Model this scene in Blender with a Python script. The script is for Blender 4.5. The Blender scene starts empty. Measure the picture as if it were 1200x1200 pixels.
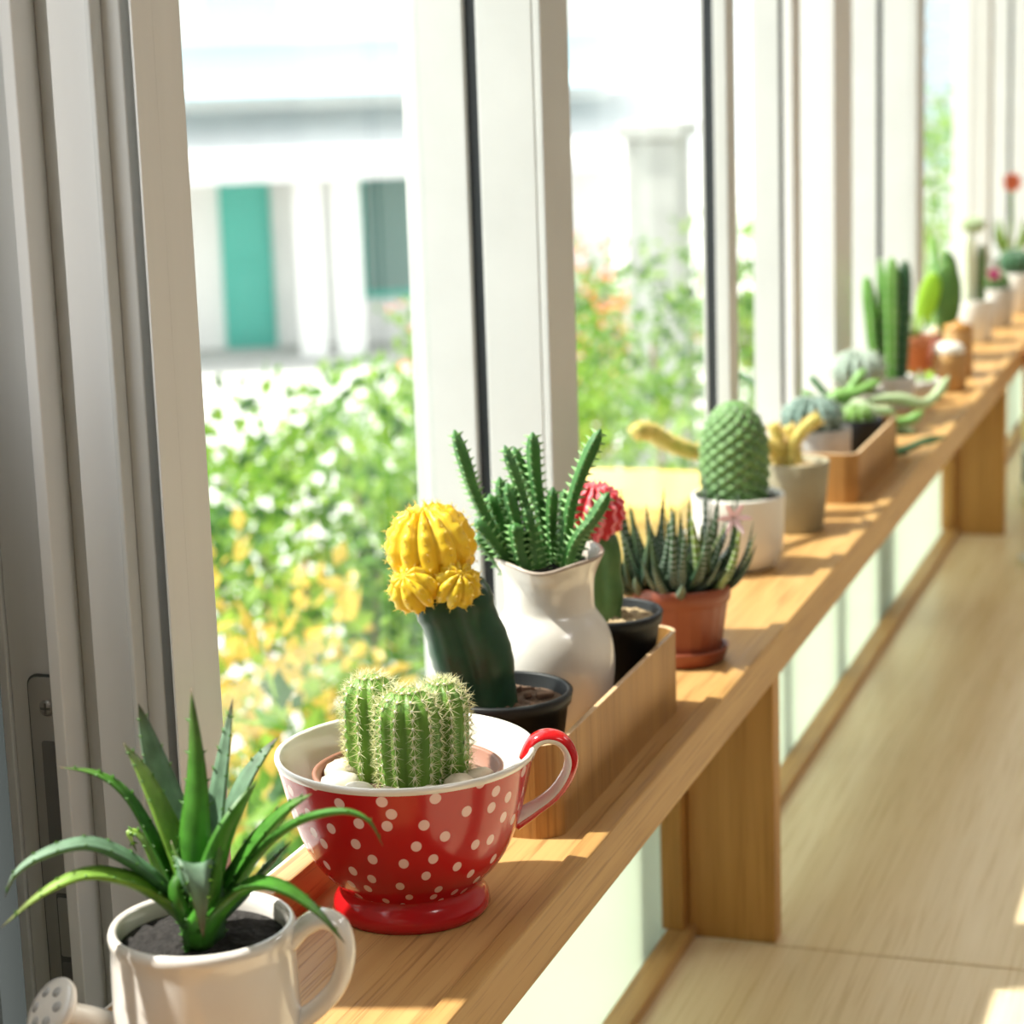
import bpy, math, random
import numpy as np
from mathutils import Vector, Matrix

random.seed(7); np.random.seed(7)
scn = bpy.context.scene
COL = scn.collection

# ------------------------------------------------------------------ camera
cam_d = bpy.data.cameras.new('camera'); cam = bpy.data.objects.new('camera', cam_d); COL.objects.link(cam)
cam.matrix_world = Matrix(((0.94551129, -0.03425248, 0.3237826, 0.0),
                           (0.32397165, 0.19798267, -0.92511904, 0.0),
                           (-0.03241572, 0.97960687, 0.19829169, 0.41),
                           (0, 0, 0, 1)))
cam_d.sensor_width = 36.0; cam_d.lens = 77.1; cam_d.clip_start = 0.02; cam_d.clip_end = 200
cam_d.dof.use_dof = True; cam_d.dof.focus_distance = 1.07; cam_d.dof.aperture_fstop = 10.5
scn.camera = cam

# ------------------------------------------------------------------ world, sun, exposure
SUN_STRENGTH = 7.5
SKY_STRENGTH = 1.9
FILL_POWER = 9.0
EXPOSURE = 0.45
w = bpy.data.worlds.new('sky'); scn.world = w; w.use_nodes = True
bg = w.node_tree.nodes['Background']; bg.inputs[0].default_value = (0.93, 0.97, 1.0, 1); bg.inputs[1].default_value = SKY_STRENGTH
sd = bpy.data.lights.new('sun', 'SUN'); sd.energy = SUN_STRENGTH; sd.angle = math.radians(1.2); sd.color = (1.0, 0.95, 0.86)
sun = bpy.data.objects.new('sun', sd); COL.objects.link(sun)
SUN_DIR = Vector((0.56, 0.14, -0.80)).normalized()          # direction the light travels
sun.rotation_euler = SUN_DIR.to_track_quat('-Z', 'Y').to_euler()
vs = scn.view_settings
vs.view_transform = 'Standard'; vs.look = 'None'; vs.gamma = 1.0; vs.use_curve_mapping = False; vs.exposure = EXPOSURE

# ------------------------------------------------------------------ materials
MATS = {}
def mat(name, col, rough=0.5, spec=0.5, coat=0.0, trans=0.0, tcol=None, noise=None, bump=None, metal=0.0, sss=0.0):
    """noise=(scale, colour2, stretch xyz, detail); bump=(scale, strength); trans = share of translucent light"""
    if name in MATS: return MATS[name]
    m = bpy.data.materials.new(name); m.use_nodes = True
    nt = m.node_tree; N = nt.nodes; L = nt.links
    b = N['Principled BSDF']; out = N['Material Output']
    b.inputs['Base Color'].default_value = (*col, 1); b.inputs['Roughness'].default_value = rough
    b.inputs['Specular IOR Level'].default_value = spec; b.inputs['Metallic'].default_value = metal
    b.inputs['Coat Weight'].default_value = coat; b.inputs['Coat Roughness'].default_value = 0.05
    tc = N.new('ShaderNodeTexCoord')
    csrc = None
    if noise:
        mp = N.new('ShaderNodeMapping'); mp.inputs['Scale'].default_value = noise[2] if len(noise) > 2 else (1, 1, 1)
        L.new(tc.outputs['Object'], mp.inputs[0])
        nz = N.new('ShaderNodeTexNoise'); nz.inputs['Scale'].default_value = noise[0]; nz.inputs['Detail'].default_value = noise[3] if len(noise) > 3 else 4
        L.new(mp.outputs[0], nz.inputs['Vector'])
        mr = N.new('ShaderNodeMapRange'); mr.inputs[1].default_value = 0.32; mr.inputs[2].default_value = 0.68
        L.new(nz.outputs['Fac'], mr.inputs[0])
        mx = N.new('ShaderNodeMix'); mx.data_type = 'RGBA'
        mx.inputs[6].default_value = (*col, 1); mx.inputs[7].default_value = (*noise[1], 1)
        L.new(mr.outputs[0], mx.inputs[0]); L.new(mx.outputs[2], b.inputs['Base Color']); csrc = mx.outputs[2]
    if bump:
        nz2 = N.new('ShaderNodeTexNoise'); nz2.inputs['Scale'].default_value = bump[0]; nz2.inputs['Detail'].default_value = 4
        L.new(tc.outputs['Object'], nz2.inputs['Vector'])
        bp = N.new('ShaderNodeBump'); bp.inputs['Strength'].default_value = bump[1]; bp.inputs['Distance'].default_value = 0.002
        L.new(nz2.outputs['Fac'], bp.inputs['Height']); L.new(bp.outputs[0], b.inputs['Normal'])
    if trans > 0:
        t = N.new('ShaderNodeBsdfTranslucent'); t.inputs[0].default_value = (*(tcol or col), 1)
        ms = N.new('ShaderNodeMixShader'); ms.inputs[0].default_value = trans
        L.new(b.outputs[0], ms.inputs[1]); L.new(t.outputs[0], ms.inputs[2]); L.new(ms.outputs[0], out.inputs[0])
    if sss > 0:
        b.inputs['Subsurface Weight'].default_value = sss; b.inputs['Subsurface Radius'].default_value = (0.006, 0.004, 0.002); b.inputs['Subsurface Scale'].default_value = 1.0
    MATS[name] = m
    return m

def wood(name, c1, c2, c3, axis='Y', rough=0.45, scale=1.0):
    """light oak: long streaks and thin dark pores running along the given axis"""
    m = bpy.data.materials.new(name); m.use_nodes = True
    nt = m.node_tree; N = nt.nodes; L = nt.links; b = N['Principled BSDF']
    b.inputs['Roughness'].default_value = rough; b.inputs['Specular IOR Level'].default_value = 0.35
    tc = N.new('ShaderNodeTexCoord')
    ax = 'XYZ'.index(axis)
    def nz(sc, lng, det, lo, hi):
        mp = N.new('ShaderNodeMapping'); s = [sc*scale]*3; s[ax] = lng*scale; mp.inputs['Scale'].default_value = s
        L.new(tc.outputs['Object'], mp.inputs[0])
        n = N.new('ShaderNodeTexNoise'); n.inputs['Scale'].default_value = 1; n.inputs['Detail'].default_value = det; n.inputs['Roughness'].default_value = 0.6
        L.new(mp.outputs[0], n.inputs['Vector'])
        r = N.new('ShaderNodeMapRange'); r.inputs[1].default_value = lo; r.inputs[2].default_value = hi; L.new(n.outputs['Fac'], r.inputs[0])
        return r.outputs[0]
    a = nz(55, 2.2, 3, 0.35, 0.65); p = nz(420, 9, 2, 0.52, 0.70)
    m1 = N.new('ShaderNodeMix'); m1.data_type = 'RGBA'; m1.inputs[6].default_value = (*c1, 1); m1.inputs[7].default_value = (*c2, 1); L.new(a, m1.inputs[0])
    m2 = N.new('ShaderNodeMix'); m2.data_type = 'RGBA'; m2.inputs[7].default_value = (*c3, 1); L.new(m1.outputs[2], m2.inputs[6])
    mm = N.new('ShaderNodeMath'); mm.operation = 'MULTIPLY'; mm.inputs[1].default_value = 0.6; L.new(p, mm.inputs[0]); L.new(mm.outputs[0], m2.inputs[0])
    L.new(m2.outputs[2], b.inputs['Base Color'])
    bp = N.new('ShaderNodeBump'); bp.inputs['Strength'].default_value = 0.25; bp.inputs['Distance'].default_value = 0.0006; bp.invert = True
    L.new(p, bp.inputs['Height']); L.new(bp.outputs[0], b.inputs['Normal'])
    MATS[name] = m
    return m

def uvramp(name, stops, rough=0.45, trans=0.2, tcol=(0.2, 0.5, 0.05), stripes=None, spec=0.5):
    """colour along the length of a leaf or stem (UV v); stripes=(count, colour, lo, hi) adds cross bands"""
    m = bpy.data.materials.new(name); m.use_nodes = True
    nt = m.node_tree; N = nt.nodes; L = nt.links; b = N['Principled BSDF']; out = N['Material Output']
    b.inputs['Roughness'].default_value = rough; b.inputs['Specular IOR Level'].default_value = spec
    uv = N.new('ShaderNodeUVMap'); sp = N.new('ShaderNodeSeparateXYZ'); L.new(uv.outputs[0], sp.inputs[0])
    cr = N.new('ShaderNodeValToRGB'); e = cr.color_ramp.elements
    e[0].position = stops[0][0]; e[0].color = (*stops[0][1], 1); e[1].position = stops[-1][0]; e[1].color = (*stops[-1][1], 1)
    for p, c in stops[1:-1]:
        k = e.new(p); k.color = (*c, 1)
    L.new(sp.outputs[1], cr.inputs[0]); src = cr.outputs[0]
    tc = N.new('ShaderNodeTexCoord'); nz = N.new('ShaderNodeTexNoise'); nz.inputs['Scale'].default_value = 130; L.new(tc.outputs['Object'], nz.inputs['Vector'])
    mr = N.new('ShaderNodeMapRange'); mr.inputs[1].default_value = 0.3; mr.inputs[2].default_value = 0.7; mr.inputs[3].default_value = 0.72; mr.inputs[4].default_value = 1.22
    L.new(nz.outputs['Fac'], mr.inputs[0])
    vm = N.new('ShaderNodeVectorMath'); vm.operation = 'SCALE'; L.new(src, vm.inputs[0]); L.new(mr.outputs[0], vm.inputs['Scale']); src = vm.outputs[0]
    if stripes:
        mu = N.new('ShaderNodeMath'); mu.operation = 'MULTIPLY_ADD'; mu.inputs[1].default_value = stripes[0]; L.new(sp.outputs[1], mu.inputs[0])
        n2 = N.new('ShaderNodeMath'); n2.operation = 'MULTIPLY'; n2.inputs[1].default_value = 0.8; L.new(nz.outputs['Fac'], n2.inputs[0]); L.new(n2.outputs[0], mu.inputs[2])
        fr = N.new('ShaderNodeMath'); fr.operation = 'FRACT'; L.new(mu.outputs[0], fr.inputs[0])
        gt = N.new('ShaderNodeMath'); gt.operation = 'GREATER_THAN'; gt.inputs[1].default_value = 0.70; L.new(fr.outputs[0], gt.inputs[0])
        mx = N.new('ShaderNodeMix'); mx.data_type = 'RGBA'; mx.inputs[7].default_value = (*stripes[1], 1); L.new(src, mx.inputs[6]); L.new(gt.outputs[0], mx.inputs[0]); src = mx.outputs[2]
    L.new(src, b.inputs['Base Color'])
    if trans > 0:
        t = N.new('ShaderNodeBsdfTranslucent'); t.inputs[0].default_value = (*tcol, 1)
        ms = N.new('ShaderNodeMixShader'); ms.inputs[0].default_value = trans
        L.new(b.outputs[0], ms.inputs[1]); L.new(t.outputs[0], ms.inputs[2]); L.new(ms.outputs[0], out.inputs[0])
    MATS[name] = m
    return m

def dotted(name, base, dot, scale, rad):
    """glaze with printed dots; uses the mesh's UVs (metres around x metres up)"""
    m = bpy.data.materials.new(name); m.use_nodes = True
    nt = m.node_tree; N = nt.nodes; L = nt.links; b = N['Principled BSDF']
    b.inputs['Roughness'].default_value = 0.16; b.inputs['Specular IOR Level'].default_value = 0.3; b.inputs['Coat Weight'].default_value = 0.25; b.inputs['Coat Roughness'].default_value = 0.03
    uv = N.new('ShaderNodeUVMap')
    mp = N.new('ShaderNodeMapping'); mp.inputs['Scale'].default_value = (1.15, 1, 1); mp.inputs['Rotation'].default_value = (0, 0, 0.5); L.new(uv.outputs[0], mp.inputs[0])
    vo = N.new('ShaderNodeTexVoronoi'); vo.voronoi_dimensions = '2D'; vo.inputs['Scale'].default_value = scale; vo.inputs['Randomness'].default_value = 0.55
    L.new(mp.outputs[0], vo.inputs['Vector'])
    lt = N.new('ShaderNodeMapRange'); lt.inputs[1].default_value = rad*0.92; lt.inputs[2].default_value = rad*1.05; lt.inputs[3].default_value = 1; lt.inputs[4].default_value = 0
    L.new(vo.outputs['Distance'], lt.inputs[0])
    mx = N.new('ShaderNodeMix'); mx.data_type = 'RGBA'; mx.inputs[6].default_value = (*base, 1); mx.inputs[7].default_value = (*dot, 1)
    L.new(lt.outputs[0], mx.inputs[0]); L.new(mx.outputs[2], b.inputs['Base Color'])
    MATS[name] = m
    return m

def glass(name, tint, gloss, rough=0.0, milk=0.0, milkcol=(0.8, 0.9, 0.82)):
    """thin pane: straight-through light, some mirror reflection, optionally a frosted share"""
    m = bpy.data.materials.new(name); m.use_nodes = True
    nt = m.node_tree; N = nt.nodes; L = nt.links; N.remove(N['Principled BSDF']); out = N['Material Output']
    t = N.new('ShaderNodeBsdfTransparent'); t.inputs[0].default_value = (*tint, 1)
    g = N.new('ShaderNodeBsdfGlossy'); g.inputs['Roughness'].default_value = rough
    ms = N.new('ShaderNodeMixShader'); ms.inputs[0].default_value = gloss
    L.new(t.outputs[0], ms.inputs[1]); L.new(g.outputs[0], ms.inputs[2]); last = ms.outputs[0]
    if milk > 0:
        tr = N.new('ShaderNodeBsdfTranslucent'); tr.inputs[0].default_value = (*milkcol, 1)
        df = N.new('ShaderNodeBsdfDiffuse'); df.inputs[0].default_value = (*milkcol, 1)
        m1 = N.new('ShaderNodeMixShader'); m1.inputs[0].default_value = 0.22; L.new(tr.outputs[0], m1.inputs[1]); L.new(df.outputs[0], m1.inputs[2])
        m2 = N.new('ShaderNodeMixShader'); m2.inputs[0].default_value = milk; L.new(last, m2.inputs[1]); L.new(m1.outputs[0], m2.inputs[2]); last = m2.outputs[0]
    L.new(last, out.inputs[0])
    MATS[name] = m
    return m

OAK = wood('oak_along', (0.53, 0.315, 0.12), (0.42, 0.23, 0.078), (0.22, 0.105, 0.032), 'Y')
OAKF = wood('oak_front', (0.50, 0.295, 0.105), (0.41, 0.225, 0.072), (0.22, 0.105, 0.03), 'Y')
OAKZ = wood('oak_upright', (0.50, 0.255, 0.068), (0.40, 0.195, 0.046), (0.26, 0.12, 0.026), 'Z')
BENCHW = wood('bench_oak', (0.78, 0.64, 0.43), (0.70, 0.55, 0.34), (0.56, 0.40, 0.21), 'Y', rough=0.27, scale=0.75)
TRAYW = wood('tray_veneer', (0.43, 0.225, 0.068), (0.34, 0.165, 0.045), (0.22, 0.095, 0.024), 'Z')
PLYEDGE = mat('ply_edge', (0.70, 0.50, 0.30), 0.5, noise=(300, (0.55, 0.35, 0.18)))
WHITEFR = mat('white_frame_paint', (0.62, 0.63, 0.605), 0.38, noise=(14, (0.58, 0.59, 0.565)))
GREYFR = mat('grey_frame_aluminium', (0.64, 0.64, 0.605), 0.42, noise=(40, (0.58, 0.58, 0.55), (1, 1, 0.1)))
GREYLT = mat('pale_grey_aluminium', (0.76, 0.755, 0.725), 0.4, noise=(30, (0.70, 0.695, 0.665), (1, 1, 0.1)))
DARKGR = mat('dark_groove', (0.10, 0.105, 0.10), 0.5)
BLACKRB = mat('black_rubber', (0.012, 0.016, 0.018), 0.45)
STEEL = mat('lock_steel', (0.42, 0.415, 0.39), 0.35, metal=0.55)
SLOT = mat('lock_slot_dark', (0.16, 0.16, 0.15), 0.5)
SILLW = mat('sill_paint', (0.80, 0.79, 0.75), 0.5)
CERAM = mat('white_ceramic', (0.80, 0.77, 0.715), 0.16, coat=0.5, noise=(22, (0.76, 0.72, 0.655)))
CUPIN = mat('cup_cream_glaze', (0.84, 0.80, 0.72), 0.14, coat=0.5)
REDDOT = dotted('red_dot_glaze', (0.50, 0.010, 0.013), (0.86, 0.60, 0.56), 66, 0.195)
REDPL = mat('red_glaze', (0.50, 0.010, 0.013), 0.14, spec=0.35, coat=0.35)
JUGW = mat('jug_glaze', (0.74, 0.71, 0.655), 0.22, coat=0.5, noise=(30, (0.66, 0.61, 0.54), (1, 1, 0.6)))
JUGRIM = mat('jug_rim_brown', (0.30, 0.22, 0.17), 0.3, coat=0.4, noise=(60, (0.55, 0.48, 0.41)))
BLACKPL = mat('black_plastic', (0.012, 0.014, 0.015), 0.5, spec=0.3)
TERRA = mat('terracotta_plastic', (0.27, 0.07, 0.03), 0.45, noise=(40, (0.23, 0.055, 0.024)))
TERRAIN = mat('inner_pot_brown', (0.30, 0.13, 0.08), 0.5)
SOIL = mat('dark_soil', (0.010, 0.009, 0.008), 0.95, noise=(300, (0.028, 0.025, 0.023)), bump=(400, 1.0))
BARK = mat('bark_soil', (0.09, 0.05, 0.03), 0.9, noise=(200, (0.22, 0.14, 0.09)), bump=(250, 1.0))
BARKCH = mat('bark_chips', (0.24, 0.14, 0.085), 0.9, noise=(150, (0.12, 0.065, 0.04)))
SANDY = mat('pale_perlite_soil', (0.50, 0.38, 0.22), 0.95, noise=(260, (0.25, 0.17, 0.09)), bump=(300, 1.0))
PEBBLE = mat('pebble', (0.62, 0.54, 0.42), 0.55, noise=(90, (0.45, 0.37, 0.26)))
SPINE = mat('pale_spine', (0.82, 0.80, 0.52), 0.5, trans=0.3, tcol=(0.9, 0.85, 0.5))
SPINEW = mat('white_spine', (0.85, 0.87, 0.80), 0.5, trans=0.3, tcol=(0.9, 0.9, 0.8))
AREOLE = mat('areole_wool', (0.80, 0.80, 0.66), 0.9)
CACTUS = mat('cactus_green', (0.12, 0.265, 0.035), 0.45, noise=(70, (0.19, 0.37, 0.05)), trans=0.12, tcol=(0.3, 0.5, 0.05))
CACTUSD = mat('cactus_dark', (0.012, 0.045, 0.022), 0.35, noise=(60, (0.022, 0.075, 0.035)))
MAMM = mat('mammillaria_green', (0.085, 0.19, 0.055), 0.6, noise=(60, (0.14, 0.27, 0.08)))
YELLOW = mat('moon_yellow', (0.86, 0.56, 0.015), 0.4, noise=(60, (0.90, 0.68, 0.05)), trans=0.22, tcol=(0.95, 0.62, 0.02))
REDC = mat('moon_red', (0.56, 0.012, 0.022), 0.4, noise=(60, (0.70, 0.03, 0.05)), trans=0.18, tcol=(0.9, 0.06, 0.06))
PINKR = mat('moon_red_crest', (0.86, 0.22, 0.25), 0.5)
STAP = mat('stapelia_green', (0.035, 0.14, 0.03), 0.45, noise=(80, (0.07, 0.22, 0.045)), trans=0.1, tcol=(0.25, 0.55, 0.08))
STAPT = mat('stapelia_teeth', (0.22, 0.42, 0.14), 0.5)
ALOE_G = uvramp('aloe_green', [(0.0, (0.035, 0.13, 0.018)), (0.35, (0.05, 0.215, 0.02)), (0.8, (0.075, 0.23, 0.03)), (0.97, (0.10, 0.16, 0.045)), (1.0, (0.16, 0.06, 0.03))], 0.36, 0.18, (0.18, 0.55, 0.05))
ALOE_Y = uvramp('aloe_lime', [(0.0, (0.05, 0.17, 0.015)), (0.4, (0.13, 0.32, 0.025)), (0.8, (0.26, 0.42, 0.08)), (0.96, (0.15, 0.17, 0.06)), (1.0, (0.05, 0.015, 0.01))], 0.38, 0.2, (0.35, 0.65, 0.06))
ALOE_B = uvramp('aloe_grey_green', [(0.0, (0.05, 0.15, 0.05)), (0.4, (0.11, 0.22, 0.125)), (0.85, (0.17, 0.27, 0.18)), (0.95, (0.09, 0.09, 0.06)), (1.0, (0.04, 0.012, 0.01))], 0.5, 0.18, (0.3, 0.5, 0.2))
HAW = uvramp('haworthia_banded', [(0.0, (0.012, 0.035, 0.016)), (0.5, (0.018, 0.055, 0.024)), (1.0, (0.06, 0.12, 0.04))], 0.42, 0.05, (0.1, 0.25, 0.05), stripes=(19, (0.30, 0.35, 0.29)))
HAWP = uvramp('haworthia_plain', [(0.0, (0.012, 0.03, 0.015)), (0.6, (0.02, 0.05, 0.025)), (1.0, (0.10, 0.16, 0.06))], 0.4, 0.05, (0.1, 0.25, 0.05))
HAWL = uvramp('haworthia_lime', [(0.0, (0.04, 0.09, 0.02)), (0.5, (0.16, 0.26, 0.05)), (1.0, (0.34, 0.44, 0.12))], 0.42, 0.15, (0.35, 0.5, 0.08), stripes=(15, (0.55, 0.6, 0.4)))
PINKF = mat('pale_pink_petal', (0.90, 0.70, 0.70), 0.6, trans=0.3, tcol=(0.95, 0.7, 0.7))
MAGENTA = mat('magenta_petal', (0.75, 0.06, 0.34), 0.5, trans=0.2)
ORANGEF = mat('orange_petal', (0.90, 0.22, 0.10), 0.5, trans=0.3)
WHITEPOT = mat('white_stoneware', (0.72, 0.70, 0.64), 0.35, coat=0.2)
KHAKI = mat('khaki_pot', (0.33, 0.30, 0.20), 0.6, noise=(40, (0.29, 0.26, 0.17)))
GREYPOT = mat('grey_stone_pot', (0.55, 0.53, 0.49), 0.7, noise=(60, (0.45, 0.43, 0.39)))
RATT = mat('rat_tail_gold', (0.62, 0.53, 0.14), 0.6, noise=(50, (0.52, 0.49, 0.12)), trans=0.1, tcol=(0.8, 0.6, 0.1))
RATSP = mat('rat_tail_spines', (0.88, 0.72, 0.32), 0.6, trans=0.35, tcol=(0.95, 0.75, 0.3))
BLUEC = mat('blue_green_cactus', (0.09, 0.16, 0.13), 0.6, noise=(50, (0.16, 0.24, 0.20)))
TRGREEN = mat('trailing_green', (0.20, 0.40, 0.10), 0.5, trans=0.1, tcol=(0.3, 0.6, 0.1))
TRDARK = mat('trailing_dark', (0.06, 0.15, 0.06), 0.5)
TRPALE = mat('trailing_pale', (0.42, 0.53, 0.30), 0.5, trans=0.15, tcol=(0.5, 0.7, 0.3))
COLG = mat('column_cactus_green', (0.17, 0.42, 0.09), 0.5, noise=(30, (0.27, 0.54, 0.14)), trans=0.2, tcol=(0.3, 0.7, 0.1))
COLD = mat('column_cactus_dark', (0.022, 0.10, 0.035), 0.5)
PADG = mat('paddle_green', (0.05, 0.14, 0.025), 0.5, noise=(25, (0.09, 0.20, 0.035)))
LIMEL = mat('lime_leaf', (0.36, 0.58, 0.06), 0.5, trans=0.4, tcol=(0.6, 0.85, 0.1))
ORPOT = mat('terracotta_clay', (0.60, 0.22, 0.10), 0.7, noise=(40, (0.52, 0.18, 0.08)))
JARW = wood('jar_wood', (0.52, 0.32, 0.13), (0.40, 0.22, 0.08), (0.26, 0.13, 0.04), 'Z')
PANE = glass('window_pane', (0.97, 0.99, 0.98), 0.055)
FROST = glass('frosted_pane', (0.88, 0.93, 0.85), 0.04, 0.25, milk=0.88, milkcol=(0.62, 0.665, 0.575))
LEAF_A = mat('shrub_leaf_green', (0.055, 0.155, 0.02), 0.55, spec=0.25, trans=0.4, tcol=(0.17, 0.36, 0.03))
LEAF_B = mat('shrub_leaf_lime', (0.14, 0.27, 0.035), 0.5, spec=0.3, trans=0.45, tcol=(0.32, 0.50, 0.06))
LEAF_C = mat('shrub_leaf_gold', (0.48, 0.36, 0.06), 0.35, trans=0.45, tcol=(0.70, 0.50, 0.10))
LEAF_D = mat('shrub_leaf_deep', (0.022, 0.075, 0.016), 0.55, spec=0.25, trans=0.25, tcol=(0.07, 0.2, 0.03))
TWIG = mat('shrub_twig', (0.16, 0.10, 0.06), 0.8)
HWALL = mat('house_wall', (0.80, 0.79, 0.76), 0.8, noise=(2, (0.72, 0.71, 0.69)))
HDOOR = mat('teal_door', (0.07, 0.42, 0.34), 0.5)
HROOF = mat('grey_roof', (0.56, 0.55, 0.54), 0.8, noise=(3, (0.64, 0.63, 0.62)))
HAWN = mat('pale_blue_awning', (0.58, 0.80, 0.86), 0.7)
HDARK = mat('house_window_dark', (0.10, 0.20, 0.18), 0.3)
CONC_REFL = mat('concrete_and_reflection_grey', (0.42, 0.42, 0.40), 0.8, noise=(8, (0.36, 0.36, 0.34)))  # porch concrete, and the grey of the pane reflection modelled as a pillar
PAVE = mat('pale_paving', (0.62, 0.60, 0.57), 0.9, noise=(1.5, (0.52, 0.51, 0.48)))
SLATE = mat('blue_grey_louvre', (0.42, 0.50, 0.54), 0.6)
YBOX = mat('yellow_planter', (0.66, 0.44, 0.10), 0.6)
ROOMW = mat('room_wall_paint', (0.62, 0.60, 0.57), 0.8)
FLOORW = wood('floor_boards', (0.42, 0.28, 0.15), (0.34, 0.21, 0.10), (0.2, 0.11, 0.05), 'Y')
DARKP = mat('dark_teal_panel', (0.012, 0.022, 0.022), 0.5)

# ------------------------------------------------------------------ geometry helpers
class MB:
    """collects vertices and faces of ONE part; units are millimetres unless scale is given"""
    def __init__(s, scale=0.001): s.v = []; s.f = []; s.m = []; s.uv = []; s.sc = scale
    def face(s, idx, m=0, uv=None): s.f.append(tuple(idx)); s.m.append(m); s.uv.append(uv)
    def box(s, x0, x1, y0, y1, z0, z1, m=0):
        b = len(s.v); s.v += [(x, y, z) for z in (z0, z1) for y in (y0, y1) for x in (x0, x1)]
        for q in ((0, 2, 3, 1), (4, 5, 7, 6), (0, 1, 5, 4), (2, 6, 7, 3), (0, 4, 6, 2), (1, 3, 7, 5)): s.face([b+i for i in q], m)
        return s
    def ring_skin(s, rings, closed=True, cap0=False, cap1=False, m=0, uvs=None, mfun=None):
        """rings: list of equal-length point lists"""
        b = len(s.v); n = len(rings[0])
        for r in rings: s.v += [tuple(p) for p in r]
        for i in range(len(rings)-1):
            for j in range(n if closed else n-1):
                k = (j+1) % n
                uv = None
                if uvs: uv = [(uvs[i][0][j], uvs[i][1]), (uvs[i][0][j+1], uvs[i][1]), (uvs[i+1][0][j+1], uvs[i+1][1]), (uvs[i+1][0][j], uvs[i+1][1])]
                s.face((b+i*n+j, b+i*n+k, b+(i+1)*n+k, b+(i+1)*n+j), mfun(i, j) if mfun else m, uv)
        if cap0: s.face([b+j for j in range(n)][::-1], m)
        if cap1: s.face([b+(len(rings)-1)*n+j for j in range(n)], m)
        return s
    def lathe(s, prof, seg=48, c=(0, 0, 0), m=0, rfun=None, umetre=None, mfun=None, tilt=None):
        rings = []; arc = 0; arcs = []; pr = None
        for (r, z) in prof:
            if pr: arc += math.hypot(r-pr[0], z-pr[1])
            pr = (r, z); arcs.append(arc)
            ring = []
            for j in range(seg):
                a = 2*math.pi*j/seg
                rr, zz = (r, z) if not rfun else rfun(r, z, a)
                p = Vector((max(rr, 1e-4)*math.cos(a), max(rr, 1e-4)*math.sin(a), zz))
                if tilt is not None: p = tilt @ p
                ring.append((c[0]+p.x, c[1]+p.y, c[2]+p.z))
            rings.append(ring)
        uvs = None
        if umetre: uvs = [([umetre*j/seg for j in range(seg+1)], a) for a in arcs]
        else: uvs = [([j/seg for j in range(seg+1)], a/max(arc, 1e-6)) for a in arcs]
        s.ring_skin(rings, m=m, uvs=uvs, mfun=mfun)
        return s
    def frames(s, pts, n0=None):
        T = []
        for i in range(len(pts)):
            a = pts[max(i-1, 0)]; b = pts[min(i+1, len(pts)-1)]; T.append((b-a).normalized())
        if n0 is None: n0 = Vector((0, 0, 1)) if abs(T[0].z) < 0.8 else Vector((1, 0, 0))
        n = (n0-T[0]*n0.dot(T[0])).normalized(); F = []
        for i, t in enumerate(T):
            n = (n-t*n.dot(t))
            n = n.normalized() if n.length > 1e-6 else t.orthogonal().normalized()
            F.append((t, n, t.cross(n)))
        return F
    def tube(s, pts, rad, seg=10, m=0, cross=None, n0=None, cap=True, mfun=None, steps=None):
        """rad: number or f(t); cross: f(angle, t)-> multiplier"""
        pts = [Vector(p) for p in pts]
        if steps: pts = spline(pts, steps)
        F = s.frames(pts, n0); N = len(pts); rings = []
        for i, p in enumerate(pts):
            t = i/(N-1); R = rad(t) if callable(rad) else rad
            ring = []
            for j in range(seg):
                a = 2*math.pi*j/seg; k = cross(a, t) if cross else 1.0
                kx, ky = k if isinstance(k, tuple) else (k, k)
                q = p+F[i][1]*(R*kx*math.cos(a))+F[i][2]*(R*ky*math.sin(a)); ring.append(tuple(q))
            rings.append(ring)
        uvs = [([j/seg for j in range(seg+1)], i/(N-1)) for i in range(N)]
        s.ring_skin(rings, cap0=cap, cap1=cap, m=m, uvs=uvs, mfun=mfun)
        return F, pts
    def spine(s, p, d, ln, r, m=0):
        p = Vector(p); d = Vector(d).normalized(); a = d.orthogonal().normalized(); b = d.cross(a)
        k = len(s.v); tip = p+d*ln
        for j in range(3):
            t = 2*math.pi*j/3; s.v.append(tuple(p+a*(r*math.cos(t))+b*(r*math.sin(t))))
        s.v.append(tuple(tip))
        for j in range(3): s.face((k+j, k+(j+1) % 3, k+3), m)
    def blob(s, c, r, m=0, jit=0.15, seg=8, rings=6, sq=(1, 1, 1), rnd=random):
        base = len(s.v)
        s.v.append((c[0], c[1], c[2]-r*sq[2]))
        for i in range(1, rings):
            ph = math.pi*i/rings
            for j in range(seg):
                a = 2*math.pi*j/seg; k = 1+jit*(rnd.random()-0.5)*2
                s.v.append((c[0]+r*sq[0]*k*math.sin(ph)*math.cos(a), c[1]+r*sq[1]*k*math.sin(ph)*math.sin(a), c[2]-r*sq[2]*k*math.cos(ph)))
        top = len(s.v); s.v.append((c[0], c[1], c[2]+r*sq[2]))
        for j in range(seg): s.face((base, base+1+(j+1) % seg, base+1+j), m)
        for i in range(rings-2):
            for j in range(seg):
                a = base+1+i*seg+j; b = base+1+i*seg+(j+1) % seg; s.face((a, b, b+seg, a+seg), m)
        o = base+1+(rings-2)*seg
        for j in range(seg): s.face((o+j, o+(j+1) % seg, top), m)
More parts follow.
